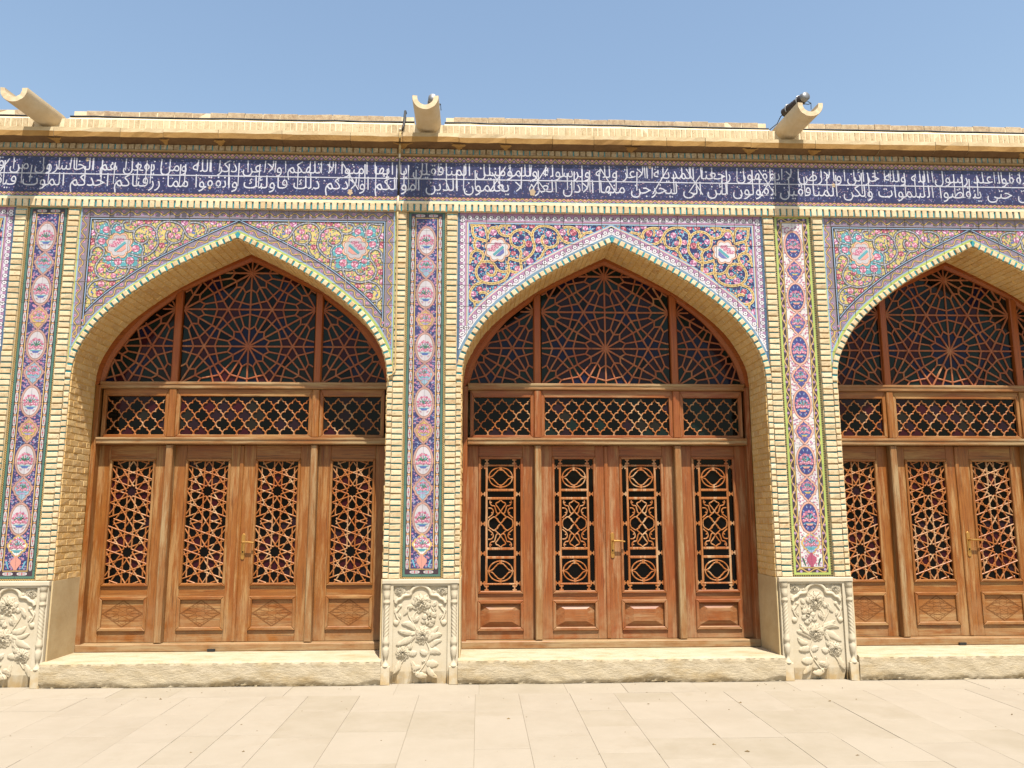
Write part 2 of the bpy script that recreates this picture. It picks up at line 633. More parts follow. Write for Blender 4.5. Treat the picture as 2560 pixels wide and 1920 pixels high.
# ------------------------------------------------------------------ 2-D tile painting
class Paint:
    """glaze painting: convex coloured patches, later cut at the tile joints"""
    def __init__(s):
        s.p = []

    def cv(s, poly, col, lay):
        s.p.append((poly, col, lay))

    def poly(s, pts, col, lay):
        vs = [Vector((x, z, 0)) for x, z in pts]
        for t in tessellate_polygon([vs]):
            s.p.append(([pts[i] for i in t], col, lay))

    def ell(s, x, z, rx, rz, col, lay, n=10, rot=0.0):
        c, si = cos(rot), sin(rot)
        s.p.append(([(x + rx * cos(2 * pi * k / n) * c - rz * sin(2 * pi * k / n) * si,
                      z + rx * cos(2 * pi * k / n) * si + rz * sin(2 * pi * k / n) * c) for k in range(n)], col, lay))

    def lobed(s, x, z, rx, rz, amp, k, col, lay, n=48, ph=0.0, tip=0.0):
        pts = []
        for i in range(n):
            a = 2 * pi * i / n
            r = 1 + amp * abs(sin(k * a / 2 + ph)) - amp * 0.5
            r += tip * (max(0, abs(sin(a)) - 0.93) / 0.07) ** 1.5
            pts.append((x + rx * r * cos(a), z + rz * r * sin(a)))
        s.poly(pts, col, lay)

    def stroke(s, pts, wd, col, lay, closed=False):
        L, Q = offset_line(pts, wd / 2, closed)
        n = len(pts)
        for i in range(n if closed else n - 1):
            j = (i + 1) % n
            s.p.append(([L[i], L[j], Q[j], Q[i]], col, lay))

    def rect(s, x0, x1, z0, z1, col, lay):
        s.p.append(([(x0, z0), (x1, z0), (x1, z1), (x0, z1)], col, lay))

    def leaf(s, x, z, ln, wd, a, col, lay):
        c, si = cos(a), sin(a)
        pts = [(0, 0), (ln * 0.35, wd / 2), (ln, 0), (ln * 0.35, -wd / 2)]
        s.p.append(([(x + px * c - pz * si, z + px * si + pz * c) for px, pz in pts], col, lay))

    def rose(s, x, z, r, pal, lay, rng):
        dk, md, lt, out = pal
        s.ell(x, z, r * 1.12, r * 1.05, out, lay, 9)
        s.ell(x, z, r, r * 0.95, md, lay + 1, 9, rng.random())
        a0 = rng.random() * 6.28
        for k in range(5):
            a = a0 + k * 1.2566
            s.ell(x + 0.62 * r * cos(a), z + 0.62 * r * sin(a), r * 0.36, r * 0.24, lt if k % 2 else dk, lay + 2, 6, a + 1.57)
        s.ell(x, z, r * 0.42, r * 0.38, dk, lay + 3, 7)
        s.ell(x + r * 0.1, z + r * 0.12, r * 0.22, r * 0.18, lt, lay + 4, 6)

    def mirrored(s):
        q = Paint()
        q.p = s.p + [([(-x, z) for x, z in reversed(p)], c, l) for p, c, l in s.p]
        return q


LAYER = 0.0003


def make_tiles(paint, region, xs, zs, parent, name, bgcol, gap=0.0016, th=0.010, inside=None):
    """one object per tile: the glaze patches and the body are cut at the joints xs, zs"""
    nx, nz = len(xs) - 1, len(zs) - 1
    cells = {}

    def put(poly, col, lay, key):
        x_a = min(p[0] for p in poly)
        x_b = max(p[0] for p in poly)
        z_a = min(p[1] for p in poly)
        z_b = max(p[1] for p in poly)
        i0 = max(0, bisect_right(xs, x_a) - 1)
        i1 = min(nx - 1, bisect_right(xs, x_b) - 1)
        j0 = max(0, bisect_right(zs, z_a) - 1)
        j1 = min(nz - 1, bisect_right(zs, z_b) - 1)
        for i in range(i0, i1 + 1):
            for j in range(j0, j1 + 1):
                q = clip_rect(poly, xs[i] + gap, xs[i + 1] - gap, zs[j] + gap, zs[j + 1] - gap)
                if q:
                    cells.setdefault((i, j), ([], []))[key].append((q, col, lay))
    for r in region:
        put(r, bgcol, -1, 0)
    for p, c, l in paint.p:
        if inside is None or all(inside(v) for v in p):
            put(p, c, l, 1)
        else:
            a, b = min(v[0] for v in p), max(v[0] for v in p)
            for r in region:
                if r[0][0] < b and r[1][0] > a or r[1][0] < b and r[0][0] > a:
                    q = clip_convex(p, r)
                    if q:
                        put(q, c, l, 1)
    out = []
    for (i, j), (base, deco) in sorted(cells.items()):
        if not base:
            continue
        mb = MB()
        for q, c, l in base:
            mb.cprism(q, 0.0, th, 0, 0, c, back=False)
        for di, (q, c, l) in enumerate(deco):
            y = -LAYER * (l + 1) - (di % 29) * 1e-5
            n = len(q)
            ar = sum(q[k][0] * q[(k + 1) % n][1] - q[(k + 1) % n][0] * q[k][1] for k in range(n))
            if abs(ar) < 1e-7:
                continue
            if ar < 0:
                q = q[::-1]
            mb.add([(x, y, z) for x, z in q], [list(range(n))], 0, c)
        out.append(mb.obj(name, TILE, parent))
    return out


def frange(a, b, step):
    n = max(1, round((b - a) / step))
    return [a + (b - a) * i / n for i in range(n + 1)]


def jit(rng, a):
    return (rng.random() - 0.5) * 2 * a


_bc = {}


def brick_mesh(wd, ht, dp, mat, variants=6, ch=0.004, ja=0.002, tagname='brick'):
    """a few worn brick meshes, front face towards -Y at y=0, centred in X and Z"""
    key = (wd, ht, dp, mat.name)
    if key not in _bc:
        rng = random.Random(hash((round(wd * 1e4), round(ht * 1e4))) & 0xffff)
        lst = []
        for k in range(variants):
            p = [(-wd / 2 + jit(rng, ja), -ht / 2 + jit(rng, ja)), (wd / 2 + jit(rng, ja), -ht / 2 + jit(rng, ja)),
                 (wd / 2 + jit(rng, ja), ht / 2 + jit(rng, ja)), (-wd / 2 + jit(rng, ja), ht / 2 + jit(rng, ja))]
            mb = MB()
            mb.cprism(p, 0.0, dp, ch, back=False)
            mb.v = [(x, y + (jit(rng, 0.0025) if y < ch * 1.5 else 0), z) for x, y, z in mb.v]
            lst.append(mb.mesh(tagname, mat))
        _bc[key] = lst
    return _bc[key]

# ================================================================== SETTING: ground
BAYS = [-5.4, -1.8, 1.8, 5.4]
PILS = [-3.6, 0.0, 3.6, 7.2]
X0, X1 = -7.4, 9.2
gm = MB()
gm.add([(-150, -150, -0.012), (150, -150, -0.012), (150, 150, -0.012), (-150, 150, -0.012)], [[0, 1, 2, 3]])
ground = gm.obj('courtyard_ground', GROUND)
ground['kind'] = 'structure'
ground['label'] = 'cream stone paved courtyard ground'
jm = MB()
jm.add([(-6.0, -3.6, -0.0035), (8.0, -3.6, -0.0035), (8.0, 0.6, -0.0035), (-6.0, 0.6, -0.0035)], [[0, 1, 2, 3]])
pav = jm.obj('courtyard_paving', JOINT)
pav['kind'] = 'structure'
pav['label'] = 'pale limestone slab paving in front of the arcade'
rng = random.Random(5)
cols = [-4.92, -4.45, -4.0, -3.55, -3.12, -2.68, -2.28, -1.86, -1.5, -1.22, -0.88, -0.455, 0.03, 0.495, 0.855, 1.28, 1.65, 2.14, 2.58, 2.93, 3.34, 3.78,
        4.2, 4.66, 5.05, 5.5, 5.94, 6.4, 6.85, 7.3]


def slab(x0, x1, y0, y1):
    g = 0.0011
    ch = 0.0009
    mb = MB()
    a, b, c, d = x0 + g, x1 - g, y0 + g, y1 - g
    z = jit(rng, 0.0012)
    vs = [(a, c, -0.01), (b, c, -0.01), (b, d, -0.01), (a, d, -0.01),
          (a, c, z - ch), (b, c, z - ch), (b, d, z - ch), (a, d, z - ch),
          (a + ch, c + ch, z), (b - ch, c + ch, z), (b - ch, d - ch, z), (a + ch, d - ch, z)]
    fs = [[k, (k + 1) % 4, 4 + (k + 1) % 4, 4 + k] for k in range(4)] + [[4 + k, 4 + (k + 1) % 4, 8 + (k + 1) % 4, 8 + k] for k in range(4)] + [[8, 9, 10, 11]]
    mb.add(vs, fs)
    mb.obj('paving_slab', PAVING, pav)


x = -5.0
while x < 7.4:
    wd = rng.uniform(0.5, 0.95)
    slab(x, x + wd, -0.475, -0.02)
    x += wd
for a, b in zip(cols, cols[1:]):
    y = -0.475
    first = True
    while y > -3.2:
        ln = rng.uniform(0.45, 0.85) * (rng.uniform(0.4, 1) if first else 1)
        slab(a, b, y - ln, y)
        y -= ln
        first = False
gr = MB()
for k in range(150):
    px, py, r = rng.uniform(-4.4, 5.8), -0.15 - 2.4 * rng.random() ** 1.5, rng.uniform(0.002, 0.0065) * (1 + (rng.random() < .08))
    vs = [(px + r * jit(rng, 1.2) + r * cos(t) * 1.2, py + r * sin(t), 0.001) for t in (0, 1.5, 3, 4.5)] + [(px, py, r * 0.9)]
    gr.add(vs, [[0, 1, 4], [1, 2, 4], [2, 3, 4], [3, 0, 4]])
go = gr.obj('grit', m_plain('dark_grit', srgb('#8a7450'), srgb('#5a482f'), 40))
go['kind'] = 'stuff'
go['label'] = 'scattered small dark grit on the pale paving'

# ================================================================== FACADE
facade = thing('mosque_facade', 'long tiled brick arcade wall with pointed arches, blue inscription band and cornice', 'building')
HALF = 1.455
_half = catmull([(0, 4.09), (0.2, 3.993), (0.436, 3.872), (0.74, 3.698), (1.05, 3.463), (1.25, 3.262), (1.385, 3.04), (1.44, 2.88), (1.455, 2.72)], 6)
ARCH_R = _half                                   # apex -> spring, right side


def off_curve(pts, d):
    """offset outwards (away from the opening) of the right-hand half, keeping the apex on the axis"""
    L, Q = offset_line(pts, abs(d))
    o = L if d > 0 else Q
    t = o[1][0] - o[0][0], o[1][1] - o[0][1]
    if abs(t[0]) > 1e-9:
        z = o[0][1] - o[0][0] * t[1] / t[0]
    else:
        z = o[0][1]
    o = [p for p in o if p[0] > 1e-4]
    return [(0.0, z)] + o


wm = MB()
TOPZ = 5.16
for c in BAYS:
    pts = [(-HALF, 0.0)] + [(-x, z) for x, z in reversed(ARCH_R)] + ARCH_R[1:] + [(HALF, 0.0)]
    yf, yb = 0.0145, 0.75
    wm.box(c - 1.8, c - HALF, yf, yb, 0, TOPZ)
    wm.box(c + HALF, c + 1.8, yf, yb, 0, TOPZ)
    for a, b in zip(pts[1:-1], pts[2:-1]):
        vs = [(c + a[0], yf, a[1]), (c + b[0], yf, b[1]), (c + b[0], yf, TOPZ), (c + a[0], yf, TOPZ),
              (c + a[0], yb, a[1]), (c + b[0], yb, b[1]), (c + b[0], yb, TOPZ), (c + a[0], yb, TOPZ)]
        wm.add(vs, [[0, 1, 2, 3], [5, 4, 7, 6], [4, 5, 1, 0], [3, 2, 6, 7]])
wm.box(X0, BAYS[0] - 1.8, 0.0145, 0.75, 0, TOPZ)
wm.box(BAYS[-1] + 1.8, X1, 0.0145, 0.75, 0, TOPZ)
wm.box(X0, X1, 0.752, 6.0, 0.0, 5.15)
wm.obj('wall', PLASTER, facade)

# ---- palettes
PINK = (srgb('#b04a6c'), srgb('#d0809c'), srgb('#e9b4c2'), srgb('#5a2a48'))
PINK2 = (srgb('#a0447a'), srgb('#d68cb0'), srgb('#eec8d6'), srgb('#4a2450'))
ROSE_R = (srgb('#8e1f3c'), srgb('#c24a66'), srgb('#e79aa0'), srgb('#4c1428'))
C = {k: srgb(v) for k, v in dict(yellow='#cbb357', navy='#26296a', cobalt='#20287a', white='#e6e2da', cream='#e2cf9c', gold='#c9a248', black='#17151a',
     green='#2f7a5c', dkgreen='#2a5a44', lime='#a8b94a', cyan='#58a8c4', teal='#3f9aa4', sky='#86a4c4', lilac='#a98bb4', purple='#7a4f86', plum='#6a3f62',
     orange='#dc9a5c', peach='#e0a486', brown='#7c5a2c', grey='#83828a', salmon='#d98a76', mauve='#a8749a', blue='#3d5aa8', dkplum='#3b2438').items()}
SCROLLS = [[(0.145,4.17),(0.209,4.194),(0.267,4.182),(0.301,4.132),(0.335,4.093),(0.399,4.08),(0.47,4.104),(0.504,4.148),(0.538,4.208),(0.591,4.242),(0.663,4.257),(0.727,4.241),(0.77,4.191),(0.771,4.118),(0.755,4.058),(0.763,4.005),(0.8,3.952),(0.856,3.91),(0.914,3.9),(0.979,3.918),(1.011,3.925)],[(0.317,4.139),(0.309,4.179),(0.332,4.219),(0.385,4.243),(0.436,4.247),(0.475,4.238)],[(0.416,4.227),(0.428,4.2),(0.414,4.163)],[(0.524,4.155),(0.528,4.088),(0.565,4.049),(0.623,4.04),(0.669,4.07),(0.683,4.117),(0.672,4.15),(0.652,4.153)],[(0.623,4.04),(0.66,4.004),(0.684,3.951),(0.715,3.918),(0.728,3.928)],[(0.771,4.138),(0.809,4.192),(0.868,4.216),(0.939,4.2),(0.982,4.154),(0.986,4.1),(0.965,4.054),(0.912,4.03),(0.868,4.046),(0.85,4.079),(0.864,4.109)],[(0.912,4.03),(0.885,3.98),(0.895,3.927),(0.887,3.867),(0.877,3.781)],[(0.98,4.261),(1.032,4.255),(1.083,4.249),(1.101,4.209),(1.08,4.168),(1.034,4.151),(0.995,4.154),(0.976,4.167)],[(1.025,4.255),(1.024,4.215)],[(1.207,4.11),(1.216,4.17),(1.232,4.231),(1.266,4.258),(1.324,4.249),(1.37,4.259)],[(1.209,4.163),(1.18,4.223),(1.148,4.233),(1.114,4.216),(1.093,4.175)],[(1.212,4.09),(1.259,4.107),(1.324,4.125),(1.353,4.172),(1.359,4.232),(1.371,4.273)],[(1.324,4.118),(1.338,4.065),(1.326,4.018),(1.279,3.991),(1.252,3.957),(1.262,3.904),(1.298,3.852),(1.321,3.793),(1.305,3.727),(1.258,3.687),(1.174,3.669),(1.091,3.685),(1.035,3.724),(1.006,3.789),(1.008,3.855),(1.023,3.895)],[(1.279,3.997),(1.331,3.998),(1.368,3.959),(1.372,3.906),(1.389,3.866)],[(1.369,3.919),(1.334,3.915)],[(1.261,3.884),(1.197,3.89),(1.144,3.857),(1.128,3.804),(1.146,3.758),(1.19,3.752),(1.217,3.778)],[(1.136,3.837),(1.103,3.803),(1.057,3.787),(1.0,3.799),(0.941,3.782),(0.877,3.778)],[(1.258,3.68),(1.327,3.655),(1.37,3.603),(1.38,3.544),(1.352,3.498),(1.293,3.484),(1.243,3.503),(1.213,3.549),(1.227,3.575),(1.266,3.582),(1.291,3.569)],[(1.212,3.536),(1.188,3.568),(1.145,3.594),(1.106,3.6)],[(1.339,3.491),(1.33,3.439),(1.346,3.394)]]

# arch outer offset curves
VO = off_curve(ARCH_R, 0.052)                    # outer edge of the brick ring
_SR = {}


def spandrel_paint(kind):
    P = Paint()
    rng = random.Random(11 if kind == 'yellow' else 23)
    zt = 4.372
    uin, zin = 1.408, 4.288
    curve = [(x, z) for x, z in VO if True] + [(1.507, 2.5)]
    bl = off_curve(ARCH_R, 0.052 + 0.098)         # inner line of the border along the arch

    def arch_z(u):
        for a, b in zip(bl, bl[1:]):
            if a[0] <= u <= b[0]:
                return a[1] + (b[1] - a[1]) * (u - a[0]) / max(b[0] - a[0], 1e-9)
        return bl[-1][1]
    if kind == 'yellow':
        leaf_c = [C['dkgreen'], C['green'], C['green'], C['blue'], C['dkgreen']]
        out_c, fill_c, dash_c = C['black'], C['grey'], srgb('#b9b6bb')
        small = [srgb('#b83a4a'), srgb('#c25a78'), C['blue'], C['mauve']]
    else:
        leaf_c = [srgb('#4fb0d0'), C['cyan'], srgb('#6cc0da'), C['teal'], srgb('#7fb8d8')]
        out_c, fill_c, dash_c = srgb('#e0cc8a'), srgb('#cba044'), C['brown']
        small = [C['peach'], srgb('#cf7490'), C['sky'], C['orange']]
    dense = []
    for s in SCROLLS:
        c = catmull(s, 5)
        dense.append(c)
        wdt = 0.0255 if len(s) > 3 else 0.019
        P.stroke(c, wdt, out_c, 7)
        P.stroke(c, wdt * 0.66, fill_c, 8)
        rs = resample(c, 0.017)
        for i, (a, b) in enumerate(zip(rs, rs[1:])):
            if i % 2 == 0:
                P.stroke([a, b], wdt * 0.26, dash_c, 9)
    spts = [p for c in dense for p in resample(c, 0.02)]
    # cartouche
    cx, cz, cr = 1.115, 4.009, 0.112
    if kind == 'yellow':
        for dx, dz, r in ((0.13, 0.155, .062), (0.02, 0.165, .055), (0.165, 0.04, .062), (-0.155, -0.03, .066), (-0.11, -0.15, .07), (0.0, -0.16, .062), (0.09, -.13, .05)):
            P.lobed(cx + dx, cz + dz, r * 1.1, r * 1.1, 0.25, 6, C['grey'], 5, 24)
            P.lobed(cx + dx, cz + dz, r, r, 0.25, 6, C['teal'], 6, 24)
            P.rose(cx + dx, cz + dz, r * 0.55, PINK, 9, rng)
            for q in range(6):
                a = q * 1.05
                P.leaf(cx + dx + r * .6 * cos(a), cz + dz + r * .6 * sin(a), .018, .01, a, srgb('#cfe4e6'), 9)
    P.lobed(cx, cz, cr * 1.08, cr * 1.08, 0.22, 8, C['brown'], 10, 64)
    P.lobed(cx, cz, cr * 1.03, cr * 1.03, 0.22, 8, C['peach'], 11, 64)
    P.lobed(cx, cz, cr * 0.91, cr * 0.91, 0.22, 8, C['brown'], 12, 64)
    P.lobed(cx, cz, cr * 0.88, cr * 0.88, 0.2, 8, srgb('#d2cccc') if kind != 'yellow' else srgb('#b9b2b4'), 13, 64)
    # basket of roses, leaning
    for k in range(9):
        a = -0.75
        t, o = -0.055 + 0.0138 * k, 0.022 + 0.014 * (k % 3)
        P.rose(cx + t * cos(a) + o * 0.7, cz + t * sin(a) + o * 0.75, 0.017, PINK, 14, rng)
    bx = [(-0.065, 0.022), (0.03, -0.062), (0.045, -0.045), (-0.05, 0.04)]
    P.poly([(cx + x, cz + z) for x, z in bx], C['teal'], 19)
    bx = [(-0.06, 0.012), (0.022, -0.066), (-0.03, -0.06), (-0.066, -0.03)]
    P.poly([(cx + x, cz + z) for x, z in bx], srgb('#5a5fa8') if kind != 'yellow' else C['salmon'], 19)
    # roses and leaves filling the field
    placed = []
    for tries in range(4200):
        u = rng.uniform(0.02, 1.4)
        z = rng.uniform(3.2, 4.27)
        r = rng.choice([0.036, 0.034, 0.031, 0.028]) if tries < 700 else rng.choice([.025, .022, .019, .016]) if tries < 1700 else rng.uniform(0.008, 0.013)
        if z < arch_z(u) + r * 0.7 or math.dist((u, z), (cx, cz)) < cr * 1.15 + r:
            continue
        if any((p[0] - u) ** 2 + (p[1] - z) ** 2 < (p[2] + r + 0.006) ** 2 for p in placed):
            continue
        if any((p[0] - u) ** 2 + (p[1] - z) ** 2 < (r * .8 + 0.010) ** 2 for p in spts):
            continue
        placed.append((u, z, r))
        if r > 0.014:
            for q in range(rng.randint(5, 8)):
                a = rng.random() * 6.28
                P.leaf(u + r * 1.0 * cos(a), z + r * 1.0 * sin(a), rng.uniform(0.016, 0.030), rng.uniform(0.009, 0.014), a + jit(rng, .7), rng.choice(leaf_c), 1)
            P.rose(u, z, r, rng.choice([PINK, PINK, PINK2, ROSE_R]), 2, rng)
        else:
            P.ell(u, z, r, r * 0.8, rng.choice(small), 3, 7, rng.random() * 3)
            for q in range(3):
                a = rng.random() * 6.28
                P.leaf(u + r * cos(a), z + r * sin(a), 0.018, 0.009, a, rng.choice(leaf_c), 2)
    for k in range(800):
        u, z = rng.uniform(0.02, 1.4), rng.uniform(3.2, 4.27)
        if z > arch_z(u) - 0.01:
            P.leaf(u, z, rng.uniform(0.014, 0.028), 0.009, rng.random() * 6.28, rng.choice(leaf_c), 0)
    # frame: straight top and side strips, and the strip along the arch
    ol = off_curve(ARCH_R, 0.045)
    mid = off_curve(ARCH_R, 0.052 + 0.045)
    if kind == 'yellow':
        ground, inner = srgb('#857684'), [(0.0, 0.010, C['black']), (0.010, 0.008, C['sky']), (0.019, 0.006, C['black'])]
    else:
        ground, inner = C['mauve'], [(0.0, 0.007, C['cream']), (0.007, 0.012, C['sky'])]

    def band(a, b, col, lay):
        n = min(len(a), len(b))
        for i in range(n - 1):
            P.cv([a[i], a[i + 1], b[i + 1], b[i]], col, lay)
    FL = 16

    def strip_between(d0, d1, col, lay):
        a = resample(off_curve(ARCH_R, d0), 0.04)
        b = resample(off_curve(ARCH_R, d1), 0.04)
        n = 48
        aa = [a[round(i * (len(a) - 1) / n)] for i in range(n + 1)]
        bb = [b[round(i * (len(b) - 1) / n)] for i in range(n + 1)]
        band(aa, bb, col, lay)
    P.rect(0, 1.52, zin, zt + .03, ground, FL)
    P.rect(uin, 1.54, 2.4, zt + .03, ground, FL)
    base_curve = off_curve(ARCH_R, 0.075)
    c97 = off_curve(ARCH_R, 0.150)
    P.stroke([(x, z) for x, z in base_curve], 0.15, ground, FL)
    for d, wd, col in inner:
        P.rect(0, uin - d, zin - d - wd, zin - d, col, FL + 1)
        P.rect(uin - d - wd, uin - d, 2.4, zin - d, col, FL + 1)
        cc = off_curve(ARCH_R, 0.150 + d + wd / 2)
        cc = [p for p in cc if p[0] < uin - d]
        P.stroke(cc, wd, col, FL + 1)
    # motifs
    tracks = [[(0.0, 4.332), (1.452, 4.332)], [(1.455, 4.30), (1.458, 2.7)], off_curve(ARCH_R, 0.115)]
    for ti, tr in enumerate(tracks):
        if kind == 'yellow':
            rs = resample(tr, 0.02)
            L, Q = offset_line(rs, 1.0)
            wv, wv2 = [], []
            for i, p in enumerate(rs):
                nx, nz = L[i][0] - p[0], L[i][1] - p[1]
                k = 0.020 * sin(i * 0.02 / 0.125 * 2 * pi)
                wv.append((p[0] + nx * k, p[1] + nz * k))
                wv2.append((p[0] - nx * k * .6, p[1] - nz * k * .6))
                if i % 3 == 1:
                    P.ell(p[0] - nx * k * .9, p[1] - nz * k * .9, 0.016, 0.012, srgb('#c98fb0') if i % 2 else C['lilac'], FL + 2, 8)
                    P.ell(p[0] - nx * k * .9, p[1] - nz * k * .9, 0.008, 0.006, srgb('#9a2f5c'), FL + 3, 6)
            P.stroke(wv, 0.016, C['black'], FL + 3)
            P.stroke(wv, 0.009, C['gold'], FL + 4)
        else:
            rs = resample(tr, 0.068)
            fine = resample(tr, 0.02)
            sgn = -1 if ti < 2 else -1
            Lf, Qf = offset_line(fine, 0.017)
            wside = Qf if ti == 2 else (Qf if ti == 0 else Qf)
            P.stroke(wside, 0.020, srgb('#cfc6d2'), FL + 2)
            for p in rs:
                P.ell(p[0], p[1], 0.027, 0.024, C['dkplum'], FL + 3, 10)
                for q in range(6):
                    P.ell(p[0] + .013 * cos(q * 1.047), p[1] + .013 * sin(q * 1.047), .0092, .0085, srgb('#ddd6da'), FL + 4, 7)
                P.ell(p[0], p[1], 0.009, 0.007, srgb('#7d7480'), FL + 5, 7)
    if kind == 'yellow':
        P.stroke(off_curve(ARCH_R, 0.062), 0.022, C['lime'], FL + 6)
        P.stroke(off_curve(ARCH_R, 0.078), 0.010, C['sky'], FL + 6)
        P.rect(1.492, 1.506, 2.5, 4.40, C['lime'], FL + 6)
        P.rect(1.48, 1.492, 2.5, 4.40, C['sky'], FL + 6)
    else:
        P.stroke(off_curve(ARCH_R, 0.066), 0.030, srgb('#6a8ca6'), FL + 6)
        P.stroke(off_curve(ARCH_R, 0.082), 0.008, C['white'], FL + 6)
        P.rect(1.478, 1.51, 2.5, 4.40, srgb('#3d5f80'), FL + 6)
    return P.mirrored()


def spandrel_region():
    o = off_curve(ARCH_R, 0.030)
    if o[-1][0] < 1.51:
        o = o + [(1.51, o[-1][1])]
    reg = []
    for a, b in zip(o, o[1:]):
        if b[0] - a[0] < 1e-5:
            continue
        for s in (1, -1):
            q = [(s * a[0], a[1]), (s * b[0], b[1]), (s * b[0], 4.385), (s * a[0], 4.385)]
            reg.append(q if s > 0 else q[::-1])
    return reg


SREG = spandrel_region()
_in = off_curve(ARCH_R, 0.031)


def in_spandrel(p):
    u, z = abs(p[0]), p[1]
    if u >= 1.51 or z > 4.385:
        return False
    for a, b in zip(_in, _in[1:]):
        if a[0] <= u <= b[0]:
            return z >= a[1] + (b[1] - a[1]) * (u - a[0]) / max(b[0] - a[0], 1e-9)
    return z > _in[-1][1]


spx = [-1.51] + frange(-1.41, 1.41, 0.188) + [1.51]
spz = [2.5, 2.8, 3.02, 3.23, 3.44, 3.65, 3.86, 4.07, 4.285, 4.40]
built = {}
for c in BAYS:
    kind = 'blue' if c in (1.8, -5.4) else 'yellow'
    if kind not in built:
        bed = MB()
        for q in SREG:
            bed.cprism([(x * 0.9995, z) for x, z in q], 0.0072, 0.0142, 0, back=False)
        sp = bed.obj('tile_spandrel', GROUT, facade, (c, 0, 0))
        sp['label'] = 'yellow floral spandrel tilework' if kind == 'yellow' else 'cobalt blue floral spandrel tilework with gold scrolls'
        make_tiles(spandrel_paint(kind), SREG, spx, spz, sp, 'spandrel_tile', C['yellow'] if kind == 'yellow' else srgb('#161b62'), inside=in_spandrel, gap=0.0023)
        built[kind] = sp
    else:
        sp = copy_tree(built[kind], facade)
        sp.location = (c, 0, 0)


